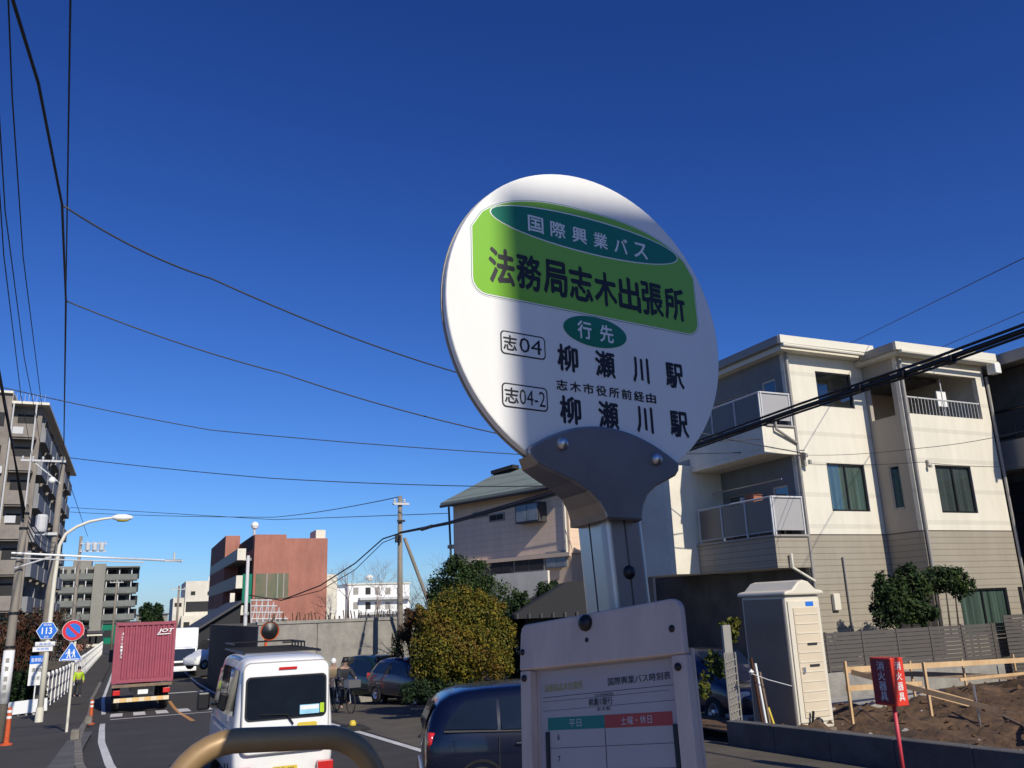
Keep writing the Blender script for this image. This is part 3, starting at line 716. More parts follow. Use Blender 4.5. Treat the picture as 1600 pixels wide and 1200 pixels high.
for k in range(7):
    (xl0, yl0), (xl1, yl1) = prl[k], prl[k+1]; (xr0, yr0), (xr1, yr1) = prr[k], prr[k+1]
    mb.add([dc+du*xl0+dv*yl0+dn*boff(yl0), dc+du*xr0+dv*yr0+dn*boff(yr0), dc+du*xr1+dv*yr1+dn*boff(yr1), dc+du*xl1+dv*yl1+dn*boff(yl1)], [(0,1,2,3)])
mb.build('bracket_back', M['metalflat'], BS, world=True, smooth=True)
def bolt(p, n, r, name='bolt', parent=BS, m='blackmetal'):
    n = Vector(n).normalized(); p = Vector(p)
    MB().tube([p, p+n*r*.35, p+n*r*.8, p+n*r*1.05], [r*1.15, r*1.1, r*.75, r*.25], 10).build(name, M[m], parent, world=True, smooth=True)
for u, v in ((-.091, -.236), (.105, -.246)): bolt(dc + du*u + dv*v + dn*.012, dn, .0105, m='metal')
# post: rounded square extrusion with a groove on each face
pc0 = Vector((.761, 1.292)); lean = .012
def sec(h=.042, r=.016, g=.0045, gd=.012):
    q = []
    for k in range(4):
        c, s = cos(k*pi/2), sin(k*pi/2)
        side = [(h, -h+r), (h, -g), (h-gd, -g), (h-gd, g), (h, g), (h, h-r)]
        arc = [(h-r+r*cos(radians(a)), h-r+r*sin(radians(a))) for a in (15,35,55,75)]
        q += [(x*c - y*s, x*s + y*c) for x, y in side + arc]
    return q
S = sec(1, .32, .05, .16); S = [(x*.040, y*.052) for x, y in S]; mb = MB(); n = len(S); levels = [(2.098, 0), (1.2, 1), (.1, 2)]
for z, k in levels:
    cx = pc0.x + (2.1-z)*.055; cy = pc0.y
    mb.v += [Vector((cx + x, cy + y_, z)) for x, y_ in S]
for k in range(2):
    for i in range(n):
        mb.f.append((k*n+(i+1) % n, k*n+i, (k+1)*n+i, (k+1)*n+(i+1) % n)); mb.m.append(0)
mb.f.append(tuple(range(n))); mb.m.append(0)
mb.build('post', M['metal'], BS, world=True)
MB().box(.55, 1.15, 1.1, 1.6, -.03, .1).build('base', M['conc'], BS, world=True, bevel=.02)
bolt((.765, 1.243, 2.0), (0,-1,0), .011)
# timetable case, turned toward the pavement and leaning
pr_ = Vector((.351,-.930,.114)).normalized(); pu = Vector((.091,.155,.984)); pn_ = Vector((-.932,-.335,.139)).normalized()
pu = pn_.cross(pr_); pu = pu if pu.z > 0 else -pu
PSC = .955; pr_ = pr_*PSC; pu = pu*PSC; po = Vector((0,0,CZ)) + (Vector((.731, 1.278, 1.891))-Vector((0,0,CZ)))*PSC
def PP(name, pts, off, th, m, bevel=0): return plate(name, pts, off, th, m, o=po, ax=pr_, ay=pu, n=pn_, bevel=bevel)
def PM(u, v, off): return Matrix.Translation(po + pr_*u + pu*v + pn_*off) @ Matrix(((pr_.x, pu.x, pn_.x, 0), (pr_.y, pu.y, pn_.y, 0), (pr_.z, pu.z, pn_.z, 0), (0,0,0,1)))
top = [(-.192,-.033),(.168,-.040),(.168,.026)] + [(.168-.018+.018*cos(radians(a)), .027+.018*sin(radians(a))) for a in (20,45,70,90)] + [(-.177,.046),(-.185,.041),(-.188,.030)]
PP('case_header', top, 0, .014, M['metaldull'], bevel=.003)
PP('case_back', [(-.190,-.66),(.172,-.66),(.168,-.03),(-.190,-.03)], -.0115, .0055, M['metaldull'])
PP('case_frame', [(-.192,-.66),(-.168,-.66),(-.168,-.0345),(-.192,-.034)], -.006, .018, M['metaldull'], bevel=.002)
PP('case_frame', [(.141,-.66),(.172,-.66),(.168,-.0405),(.141,-.040)], -.006, .018, M['metaldull'], bevel=.002)
PP('timetable_sheet', [(-.160,-.655),(.140,-.655),(.140,-.042),(-.160,-.0365)], -.005, .001, mat('paper', (.46,.40,.375), .6, var=.06, scale=10))
ZP = -.0035
text('法務局志木出張所', .092, .013, mat('pale_yellow_print', (.42,.36,.10), .6), PM(-.103,-.066,ZP), BS, .02, world=True)
text('国際興業バス時刻表', .128, .012, M['ink'], PM(.062,-.0665,ZP), BS, .01, world=True)
def line(x0, x1, y, w=.0008, m='ink'): PP('rule_line', [(x0,y-w/2),(x1,y-w/2),(x1,y+w/2),(x0,y+w/2)], -.004, .0003, M[m])
line(-.152,.128,-.081); line(-.152,.12,-.088,.0005)
text('志木市役所前経由', .04, .006, M['ink'], PM(-.012,-.0855,ZP), BS, .0, world=True)
text('柳瀬川駅行', .052, .012, M['ink'], PM(-.02,-.0955,ZP), BS, .01, world=True)
text('志木駅', .03, .006, M['ink'], PM(-.014,-.107,ZP), BS, .0, world=True)
line(-.152,.128,-.103,.0005)
PP('weekday_band', [(-.142,-.1345),(-.014,-.1365),(-.014,-.1165),(-.142,-.1145)], -.004, .0003, mat('timetable_teal', (.015,.20,.16), .6))
PP('holiday_band', [(-.0135,-.1365),(.122,-.1385),(.122,-.1185),(-.0135,-.1165)], -.004, .0003, mat('timetable_red', (.42,.06,.05), .6))
text('平日', .028, .012, M['palegrey'], PM(-.078,-.1255,ZP+.0003), BS, .0, world=True)
text('土曜・休日', .062, .012, M['palegrey'], PM(.052,-.1275,ZP+.0003), BS, .0, world=True)
for k in range(14):
    y = -.163-k*.034; line(-.142,.126,y,.0007)
    text(str(6+k), .005 if k < 4 else .009, .009, M['ink'], PM(-.118,y+.017,ZP), BS, .01, world=True)
PP('rule_line', [(-.0145,-.65),(-.0133,-.65),(-.0133,-.137),(-.0145,-.137)], -.004, .0003, M['ink'])
for x in (-.1425, .1265): PP('case_hinge', [(x-.004,-.65),(x+.004,-.65),(x+.004,-.137),(x-.004,-.137)], -.004, .0025, M['blackmetal'])
bolt(po + pr_*-.027 + pu*.030 + pn_*.014, pn_, .012)
for u, v in ((.149,-.001), (.153,-.058), (-.181,-.047), (-.183,-.002)): bolt(po + pr_*u + pu*v + pn_*.0125, pn_, .0052, 'screw')
MB().tube([po+pr_*-.027+pu*.002+pn_*.0135, po+pr_*-.027+pu*.002+pn_*.0145], .004, 8).build('screw', M['dark'], BS, world=True)
MB().box(.685, .722, 1.25, 1.28, 1.65, 1.80).build('case_bracket', M['metalflat'], BS, world=True)

# ================================================================ ARCHED BARRIER BY THE KERB
zt = 1.615; y0 = 2.62; xa, xb = .12, .70; r = .17
pts = [(xa-.005, y0, .05), (xa-.002, y0, zt-r)]
for k in range(1, 9): a = radians(90*k/8); pts.append((xa + r*(1-cos(a)), y0, zt-r + r*sin(a)))
for k in range(0, 9): a = radians(90*k/8); pts.append((xb - r + r*sin(a), y0, zt-.012-r + r*cos(a)))
pts += [(xb+.004, y0, .05)]
single(MB().tube(pts, .0335, 20), 'arched_barrier', M['brass'], 'bronze metal arch barrier of round tube in front of the white van', 'barrier', smooth=True)

# ================================================================ UNSEEN HOUSE BEHIND THE VIEWPOINT (added and shaped to shade the bus stop)
R_ = empty('shade_casting_house', (2, -4.2, 0), 0, 'plain unseen house with a sloping roof, added behind the viewpoint to shade the bus stop', 'house')
HR = radians(15)
def ex(x): return 6.235 - max(0, x-1.77)*.46
mb = MB(); mb.prism([(1.29,.0),(7.5,.0),(7.5,ex(7.5)),(1.77,ex(1.7)),(1.29,ex(1.2))], (1.29-1.29*cos(HR),-4.1-1.29*sin(HR),0), (cos(HR),sin(HR),0), (0,0,1), (sin(HR),-cos(HR),0), 8)
mb.build('wall', M['tan'], R_, world=True)
mb = MB(); mb.prism([(1.29,ex(1.2)+.002),(1.77,ex(1.7)+.002),(7.6,ex(7.6)+.002),(7.6,ex(7.6)+.06),(1.77,ex(1.7)+.06),(1.29,ex(1.2)+.06)], (1.29-1.29*cos(HR),-4.1-1.29*sin(HR),0), (cos(HR),sin(HR),0), (0,0,1), (sin(HR),-cos(HR),0), 8)
mb.build('roof', M['roofdark'], R_, world=True)
mb = MB(); mb.prism([(3,1),(4.6,1),(4.6,2.4),(3,2.4)], (1.29-1.29*cos(HR)-.05*sin(HR),-4.1-1.29*sin(HR)+.05*cos(HR),0), (cos(HR),sin(HR),0), (0,0,1), (sin(HR),-cos(HR),0), .045); mb.build('window', M['dark'], R_, world=True)

# ================================================================ LEFT PAVEMENT FURNITURE
# lamp post
lp = Vector((-2.81, 36.6, gz(36.6)+.1)); LP = empty('street_lamp', lp, 0, 'tall cream street lamp with a curved arm rising behind the blue hexagon sign', 'street lamp')
P = [hy(60,1133,36.6), hy(75,1000,36.6), hy(86,905,36.6), hy(89,872,36.6), hy(93,852,36.6), hy(103,834,36.6), hy(120,823,36.6), hy(140,815,36.6), hy(160,811,36.6), hy(180,808.5,36.6)]
P[0] = lp.copy(); P[1].x = lp.x+.02; P[2].x = lp.x+.03; P[3].x = P[2].x + .03
MB().tube(P, [.11,.09,.075,.07,.068,.062,.058,.055,.05,.045], 12).build('mast', M['fascia'], LP, world=True, smooth=True)
a = hy(174,808.5,36.6); b = hy(199,808,36.6)
MB().lathe((0,0,0), [(.001,0),(.07,.05),(.13,.22),(.135,.5),(.08,.72),(.001,.8)], 14, axis='X').build('lamp_head', M['white'], LP, smooth=True).location = a - lp
c = a - lp; MB().lathe((0,0,0), [(.001,.2),(.09,.22),(.1,.45),(.07,.62),(.001,.68)], 12, axis='X').build('lens', M['yellow'], LP, smooth=True).location = c + Vector((0,0,-.07))
MB().cyl((0,0,0),(0,0,.5),.14,.13).build('base_sleeve', M['fascia'], LP)

def sign_text_M(p, off=.012): return basis(Vector(p)+Vector((0,-off,0)), (1,0,0), (0,0,1))
# hexagon route sign with two white plates (clamped to the lamp post)
hp = hy(73.5, 985.5, 36.5); HS = empty('route_sign', hp, 0, 'blue hexagon route sign reading 113 with two white plates under it on the lamp post', 'sign')
hexp = [(.46*cos(radians(a)), .42*sin(radians(a))*1.03) for a in range(0, 360, 60)]
MB().prism(hexp, (0,0,0), (1,0,0), (0,0,1), (0,-1,0), .03).build('plate', M['white'], HS)
MB().prism([(x*.94,y*.94) for x,y in hexp], (0,-.031,0), (1,0,0), (0,0,1), (0,-1,0), .004).build('face', M['blue'], HS)
text('113', .44, .30, M['white'], basis((0,-.037,0),(1,0,0),(0,0,1)), HS, .04)
text('埼玉県道', .34, .09, M['white'], basis((0,-.037,.27),(1,0,0),(0,0,1)), HS, .02)
text('志木', .2, .09, M['white'], basis((0,-.037,-.27),(1,0,0),(0,0,1)), HS, .02); HS.scale = (.78,.78,.78)
for (x, z, w, h) in ((-.02,-.60,.84,.20), (-.10,-.83,.84,.22)):
    MB().box(x-w/2, x+w/2, -.03, 0, z-h/2, z+h/2).build('plate', M['signwhite'], HS, bevel=.01)
    text('志木市' if z > -.7 else '中宗岡', .5, .12, M['blue'], basis((x,-.034,z),(1,0,0),(0,0,1)), HS, .02)
MB().tube([(-.0,.08,-.8),(0.0,.08,.2)], .03, 6).build('clamp', M['metal'], HS)

# no-parking disc and crossing triangle on a thin pole
sp = Vector((-1.42, 27.7, gz(27.7)+.1)); SG = empty('sign_pole', sp, 0, 'thin cream pole carrying the round no parking disc and the blue triangle', 'pole')
MB().tube([(0,0,0),(0,0,2.95)], .036, 10).build('pole', M['fascia'], SG)
q = hy(114.5, 985, 27.62)
NP = empty('no_parking_sign', q, 0, 'round no parking sign, red ring and slash on blue, above the blue triangle', 'sign')
MB().prism(ellipse(0,0,.335,.335,32), (0,0,0), (1,0,0), (0,0,1), (0,-1,0), .012).build('plate', M['white'], NP)
MB().prism(ellipse(0,0,.325,.325,32), (0,-.0125,0), (1,0,0), (0,0,1), (0,-1,0), .003).build('ring', M['red'], NP)
MB().prism(ellipse(0,0,.225,.225,32), (0,-.016,0), (1,0,0), (0,0,1), (0,-1,0), .003).build('face', M['blue'], NP)
MB().prism([(-.19,.13),(-.13,.19),(.19,-.13),(.13,-.19)], (0,-.0195,0), (1,0,0), (0,0,1), (0,-1,0), .003).build('slash', M['red'], NP); NP.scale = (.84,.84,.84)
q = hy(111, 1020, 27.6)
CS = empty('crossing_sign', q, 0, 'blue triangular crossing sign with two white walking figures, under the round sign', 'sign')
tri = [(-.36,-.27),(.36,-.27),(.36,-.20),(.03,.36),(-.03,.36),(-.36,-.20)]
MB().prism(tri, (0,0,0), (1,0,0), (0,0,1), (0,-1,0), .012).build('plate', M['white'], CS)
MB().prism([(x*.93,y*.93-.005) for x,y in tri], (0,-.0125,0), (1,0,0), (0,0,1), (0,-1,0), .003).build('face', M['blue'], CS)
mb = MB()
def pz(pts): mb.prism(pts, (0,-.016,0), (1,0,0), (0,0,1), (0,-1,0), .003)
for dx, s in ((-.07, 1), (.09, .85)):
    pz([(dx+.035*s*cos(t*pi/5), .10*s+.035*s*sin(t*pi/5)) for t in range(10)])
    pz([(dx-.04*s,.06*s),(dx+.045*s,.06*s),(dx+.04*s,-.06*s),(dx-.035*s,-.06*s)])
    pz([(dx-.03*s,-.065*s),(dx+.0*s,-.065*s),(dx-.03*s,-.19*s),(dx-.07*s,-.19*s)])
    pz([(dx+.005*s,-.065*s),(dx+.04*s,-.065*s),(dx+.08*s,-.19*s),(dx+.04*s,-.19*s)])
    pz([(dx-.045*s,.05*s),(dx-.045*s,.015*s),(dx-.10*s,-.05*s),(dx-.11*s,-.02*s)])
pz([(-.28,-.205),(.28,-.205),(.28,-.235),(-.28,-.235)])
mb.build('pictogram', M['white'], CS); CS.scale = (.78,.78,.78)
# small information sign further back
q = Vector((-3.68, 44.2, gz(44.2)+.1)); IS = empty('notice_sign', q, 0, 'small white notice sign with blue top on a short pole beside the lamp post foot', 'sign')
MB().tube([(0,0,0),(0,0,2.2)], .03, 8).build('pole', M['white'], IS)
MB().box(-.30,.30,-.05,-.03,1.15,2.05).build('plate', M['signwhite'], IS)
MB().box(-.30,.30,-.05,-.03,2.055,2.4).build('header', M['blue'], IS)
text('駐車禁止', .5, .16, M['white'], basis((0,-.053,2.22),(1,0,0),(0,0,1)), IS, .02)
text('通学路', .4, .18, M['ink'], basis((0,-.053,1.8),(1,0,0),(0,0,1)), IS, .02)
text('注意', .3, .16, M['ink'], basis((0,-.053,1.45),(1,0,0),(0,0,1)), IS, .0)
# white barrier boards
b0, b1 = hy(10,1108,43.2), hy(74,1100,43.0)
BR = empty('barrier_board', (b0+b1)/2 * 1.0, 0, 'long low white barrier board standing on short legs left of the lamp post', 'barrier')
BR.location.z = gz(43)+.1
mb = MB(); mb.bar(b0, b1, .08, .52); mb.build('board', M['white'], BR, world=True)
for t in (.12,.3,.5,.68,.9):
    p = b0.lerp(b1, t); MB().tube([(p.x,p.y+.08,gz(p.y)+.09),(p.x,p.y+.08,p.z+.2)], .05, 6).build('leg', M['white'], BR, world=True)
# orange delineator posts
def delineator(x, y, h, label):
    o = empty('delineator_post', (x, y, gz(y)+(.1 if x < KL(y) else 0)), 0, label, 'bollard', 'orange delineator posts on the left pavement')
    MB().lathe((0,0,0), [(.001,.0),(.14,.0),(.14,.03),(.06,.06),(.05,h*.97),(.03,h),(.001,h)], 14).build('post', M['orange'], o, smooth=False)
    for z in (h*.7, h*.86): MB().lathe((0,0,z), [(.051,0),(.056,.0),(.056,.06),(.051,.06)], 14).build('reflective_band', M['white'], o)
delineator(-2.51, 24.4, .85, 'orange delineator post at the foot of the concrete pole at the left edge')
delineator(-1.02, 33.5, .80, 'orange delineator post by the kerb between the sign pole and the container truck')
for (x, y, w, d, h, lab) in ((-1.05,24.3,.20,.34,.24,'nearer concrete kerb block right of the thin sign pole foot'), (-1.02,31.6,.20,.3,.24,'farther concrete kerb block below the orange delineator')):
    single(MB().box(-w/2,w/2,-d/2,d/2,0,h), 'kerb_block', M['kerb'], lab, 'block', bevel=.03).location = (x, y, gz(y)+.1)
# white picket fence on the left
FE = empty('white_fence', (-3.35, 47, gz(47)), 0, 'long white picket fence running along the left pavement into the distance', 'fence')
n0 = None; p0 = None
fxx = interp([(44,-3.45),(60,-3.2),(80,-3.15),(200,-3.2)])
def fr_panel():
    mb = MB(); mb.box(.0,.03,0,1.96,.15,.20); mb.box(.0,.03,0,1.96,1.35,1.42); mb.box(.0,.03,0,1.96,.72,.77)
    for k in range(14): mb.box(-.012,.0,.03+k*.14,.13+k*.14,.12,1.5)
    return mb
y = 45.0
while y < 125:
    x = fxx(y); a = math.atan2(fxx(y+2)-x, 2)
    if n0 is None:
        n0 = fr_panel().build('picket_panel', M['fencegrey'], FE); p0 = MB().box(-.05,.05,-.05,.05,0,1.6).build('post', M['white'], FE); o, p = n0, p0
    else:
        o = n0.copy(); COL.objects.link(o); o.parent = FE; p = p0.copy(); COL.objects.link(p); p.parent = FE
    for q in (o, p): q.location = Vector((x, y+(.05 if q is o else 0), gz(y)+.1)) - FE.location; q.rotation_euler = (math.atan2(gz(y+2)-gz(y), 2), 0, -a)
    y += 2
# person in a yellow vest
def human(name, joints, radii, edges, m, parent):
    me = bpy.data.meshes.new(name); me.from_pydata(joints, edges, []); o = bpy.data.objects.new(name, me); COL.objects.link(o)
    sk = o.modifiers.new('s', 'SKIN'); sb = o.modifiers.new('b', 'SUBSURF'); sb.levels = 1
    for i, r in enumerate(radii): me.skin_vertices[0].data[i].radius = (r, r) if not isinstance(r, tuple) else r
    me.skin_vertices[0].data[0].use_root = True
    dg = bpy.context.evaluated_depsgraph_get(); m2 = bpy.data.meshes.new_from_object(o.evaluated_get(dg)); m2.materials.clear(); m2.materials.append(m)
    m2.polygons.foreach_set('use_smooth', [True]*len(m2.polygons))
    bpy.data.objects.remove(o); p = bpy.data.objects.new(name, m2); COL.objects.link(p); p.parent = parent; return p
def person(loc, rz, label, top, trousers, hair, pose='walk', S=1.0, bag=None):
    o = empty('person', loc, rz, label, 'person')
    if pose == 'walk':
        J = [(0,0,.92),(0,0,1.15),(0,-.01,1.38),(0,-.01,1.48),(0,-.02,1.56),(0,-.02,1.66),
             (.09,0,.88),(.11,-.16,.48),(.12,-.20,.07),(.12,-.32,.04),
             (-.09,0,.88),(-.11,.10,.48),(-.12,.30,.10),(-.12,.20,.03),
             (.19,-.01,1.36),(.26,.08,1.10),(.27,-.02,.87),(.27,-.05,.78),
             (-.19,-.01,1.36),(-.26,-.08,1.10),(-.27,-.22,.90),(-.27,-.28,.84)]
    else:
        J = [(0,0,.92),(0,-.08,1.12),(0,-.20,1.36),(0,-.23,1.45),(0,-.26,1.54),(0,-.27,1.64),
             (.09,-.02,.90),(.12,-.36,.74),(.12,-.28,.32),(.12,-.40,.26),
             (-.09,-.02,.90),(-.12,-.38,.60),(-.12,-.22,.20),(-.12,-.34,.15),
             (.19,-.20,1.33),(.27,-.36,1.12),(.24,-.56,1.06),(.22,-.62,1.05),
             (-.19,-.20,1.33),(-.27,-.36,1.12),(-.24,-.56,1.06),(-.22,-.62,1.05)]
    J = [tuple(c*S for c in j) for j in J]
    E_ = [(0,1),(1,2),(2,3),(3,4),(4,5),(0,6),(6,7),(7,8),(8,9),(0,10),(10,11),(11,12),(12,13),(2,14),(14,15),(15,16),(16,17),(2,18),(18,19),(19,20),(20,21)]
    Rr = [.14,.13,.15,.055,.085,.08,.09,.062,.045,.04,.09,.062,.045,.04,.065,.05,.036,.038,.065,.05,.036,.038]
    human('body', J, [r*S for r in Rr], E_, M['skin'], o)
    idx = [0,1,2,14,15,16,18,19,20]; mp = {v: i for i, v in enumerate(idx)}
    human('jacket', [J[i] for i in idx], [(Rr[i]+.022)*S for i in idx], [(mp[a], mp[b]) for a, b in E_ if a in mp and b in mp], top, o)
    idx = [0,6,7,8,10,11,12]; mp = {v: i for i, v in enumerate(idx)}
    human('trousers', [J[i] for i in idx], [(Rr[i]+.015)*S for i in idx], [(mp[a], mp[b]) for a, b in E_ if a in mp and b in mp], trousers, o)
    h = J[5]; MB().lathe((h[0], h[1]+.015*S, h[2]-.02*S), [(.001,.115*S),(.06*S,.10*S),(.098*S,.04*S),(.1*S,-.02*S),(.085*S,-.06*S)], 14).build('hair', hair, o, smooth=True)
    for s in (-1, 1):
        MB().lathe((h[0]+s*.032*S, h[1]-.078*S, h[2]-.035*S), [(.001,.009*S),(.008*S,0),(.001,-.009*S)], 6).build('eye', M['ink'], o)
    return o
pp = hy(120, 1090, 54); person((pp.x, 54, gz(54)+.1), radians(10), 'person in a yellow-green vest and dark trousers walking by the white fence', M['hivis'], M['cloth'], M['ink'], S=.92)

# ================================================================ POLES AND THE SENSOR ARM
def upole(x, y, h, r, label, arms=(), name='utility_pole', m='concpole'):
    o = empty(name, (x, y, gz(y)), 0, label, 'utility pole')
    MB().tube([(0,0,0),(0,0,h*.5),(0,0,h)], [r, r*.86, r*.7], 14).build('shaft', M[m], o, smooth=True)
    for z, x0, x1 in arms:
        a = MB().box(x0, x1, -.05-r, -r+.03, z-.045, z+.045).build('crossarm', M['palegrey'], o)
        k = x0+.08
        while k < x1:
            MB().lathe((k, -r, z+.045), [(.02,0),(.055,.03),(.04,.07),(.06,.1),(.03,.16),(.001,.17)], 8).build('insulator', M['palegrey'], a); k += .42
    return o
P1 = upole(-2.84, 26, 6.0, .125, 'nearest concrete utility pole at the left edge with a taped white notice')
MB().tube([(0,0,1.0),(0,0,2.3)], .132, 14).build('notice_wrap', M['signwhite'], P1, smooth=True)
for z, r_ in ((2.35,.135),(3.2,.13),(5.4,.11),(5.8,.105)): MB().tube([(0,0,z),(0,0,z+.06)], r_, 12).build('band', M['blackmetal'], P1)
for z in (1.15,1.35,1.55,1.8,2.0): MB().box(-.04,.04,-.139,-.133,z,z+.11).build('notice_mark', M['trimgrey'], P1)
# arm
a0 = hy(18,864,25.8); a1 = hy(285,877,25.8); SA = empty('sensor_arm', a0, 0, 'long thin white double arm reaching from the near pole over the pavement', 'traffic sensor')
MB().tube([a0,a1], .028, 8).build('arm', M['white'], SA, world=True)
MB().tube([a0-Vector((0,0,.13)), hy(225,879,25.8)], .018, 6).build('arm', M['palegrey'], SA, world=True)
MB().tube([hy(22,888,25.8), hy(80,870,25.8)], .022, 6).build('brace', M['palegrey'], SA, world=True)
h_ = hy(272,876,25.8); MB().box(h_.x-.25,h_.x+.2,25.7,25.85,h_.z-.03,h_.z+.03).build('sensor_head', M['palegrey'], SA, world=True)
MB().tube([h_, h_+Vector((0,0,.22))], .03, 6).build('sensor_head', M['palegrey'], SA, world=True)
t2 = hy(99,714,45)
P2 = upole(t2.x, 45, t2.z-gz(45), .17, 'second utility pole with a long crossarm, in front of the left apartment block', [((t2.z-gz(45))-.25, -1.75, .15)], m='concpole')
zt2 = t2.z-gz(45)
MB().lathe((-.35,-.2,zt2-1.35), [(.001,0),(.14,.06),(.17,.17),(.12,.3),(.001,.34)], 12).build('globe', M['white'], P2, smooth=True)
MB().bar((-1.2,-.1,zt2-.3),(0,-.1,zt2-1.3), .05,.05).build('arm_brace', M['palegrey'], P2)
MB().lathe((-.6,-.2,zt2-3.6), [(.001,0),(.24,.0),(.26,.1),(.26,.7),(.2,.8),(.001,.82)], 14).build('transformer', M['palegrey'], P2)
MB().box(-.9,.1,-.24,-.18,zt2-3.75,zt2-3.62).build('crossarm', M['palegrey'], P2)
q = hy(127, 838, 75); P4 = upole(q.x, 75, q.z-gz(75), .16, 'distant utility pole with a bank of transformers left of the sensor arm', [((q.z-gz(75))-.6, .0, 1.9), ((q.z-gz(75))-1.2, .0, 1.9)])
for k in range(3): MB().lathe((.55+k*.5,-.2,(q.z-gz(75))-1.1), [(.001,0),(.19,.0),(.19,.5),(.12,.6),(.001,.62)], 10).build('transformer', M['palegrey'], P4)
q = hy(625, 775, 34); P3 = upole(q.x, 34, q.z-gz(34), .13, 'utility pole with the thick black cable, rising behind the golden bush', [((q.z-gz(34))-.35, -.35, .35)])
zz = q.z-gz(34)
MB().tube([(.18,-.05,zz-1.75),(1.4,-.3,zz-5.1)], .075, 8).build('brace_pole', M['concpole'], P3)
MB().box(-.25,-.02,-.25,-.1,zz-1.95,zz-1.65).build('cable_box', M['blackmetal'], P3)
MB().box(-.16,.16,-.2,-.1,zz-1.1,zz-1.02).build('band', M['blackmetal'], P3)
for n_, (px, py, yy, yb) in enumerate(((388,868,44,None),(280,915,100,None),(183,905,120,None),(1,1,1,1))):
    if yy == 1: continue
    q = hy(px, py, yy)
    upole(q.x, yy, q.z-gz(yy), .11 if n_ == 0 else .14, ['slim pale pole standing in front of the red building corner', 'thin far pole in front of the white stepped building', 'thin far pole in front of the far grey apartments'][n_], [] if n_ == 0 else [((q.z-gz(yy))-.4, -.8, .8)], m='palegrey' if n_ == 0 else 'concpole')
# ================================================================ VEHICLES
def wheel(parent, x, y, r, w=.18, side=1):
    o = MB().lathe((0,0,0), [(r*.62,-w/2),(r*.9,-w/2),(r,-w*.3),(r,w*.3),(r*.9,w/2),(r*.62,w/2)], 24, axis='Y').build('tyre', M['rubber'], parent, smooth=False)
    o.location = (x, y, r)
    MB().lathe((0,side*w*.38,0), [(r*.62,0),(r*.56,side*.01),(r*.25,side*-.03),(r*.2,side*.01),(.001,side*.02)], 20, axis='Y').build('rim', M['metal'], o)
    return o
class Car:
    """x forward, y left. stations: (x, half width, z bottom, z belt, z top, half width at top)"""
    def __init__(s, st, paint, parent):
        s.st = st; s.parent = parent
        mb = MB(); n = len(st); K = None
        for (x, w, zb, zm, zt, wt) in st:
            sec = [(w*.86, zb), (w*.98, zb+.08), (w, zb+(zm-zb)*.55), (w*.985, zm), ]
            if zt - zm > .12: sec += [(wt+(w-wt)*.10, zt-.10), (wt-.02, zt-.025), (wt*.72, zt)]
            else: sec += [(w*.93, zm+(zt-zm)*.5), (w*.8, zm+(zt-zm)*.85), (w*.5, zt)]
            full = [(-y, z) for y, z in reversed(sec)]
            full = [(y, z) for y, z in sec] + full     # left going up then right going down, closed underneath
            K = len(full); mb.v += [Vector((x, y, z)) for y, z in full]
        for i in range(n-1):
            for k in range(K):
                a = i*K+k; b = i*K+(k+1) % K; mb.f.append((a, a+K, b+K, b)); mb.m.append(0)
        mb.f.append(tuple(range(K))); mb.m.append(0); mb.f.append(tuple(reversed(range((n-1)*K, n*K)))); mb.m.append(0)
        s.body = mb.build('body', paint, parent, smooth=True, sub=1)
        for i in (0, n-1): pass
    def at(s, x):
        st = s.st
        for a, b in zip(st, st[1:]):
            if a[0] <= x <= b[0]:
                t = (x-a[0])/(b[0]-a[0]); return [p+(q-p)*t for p, q in zip(a, b)]
        return st[-1]
    def side(s, x, t, sgn, off=.006):
        _, w, zb, zm, zt, wt = s.at(x)
        y = (w*.985)+((wt+(w-wt)*.10)-w*.985)*t; z = zm+(zt-.10-zm)*t
        return Vector((x, sgn*(y+off), z))
    def win(s, pts, sgn, name='side_window', m='cglass', off=.006):
        mb = MB(); v = [s.side(x, t, sgn, off) for x, t in pts]
        mb.add(v, [tuple(range(len(v))) if sgn < 0 else tuple(reversed(range(len(v))))])
        return mb.build(name, M[m], s.parent)
def trans(label, name, cat, x, y, az, paint_fn, scale=1, group=None):
    o = empty(name, (x, y, gz(y)+.01), pi/2 - az, label, cat, group); return o

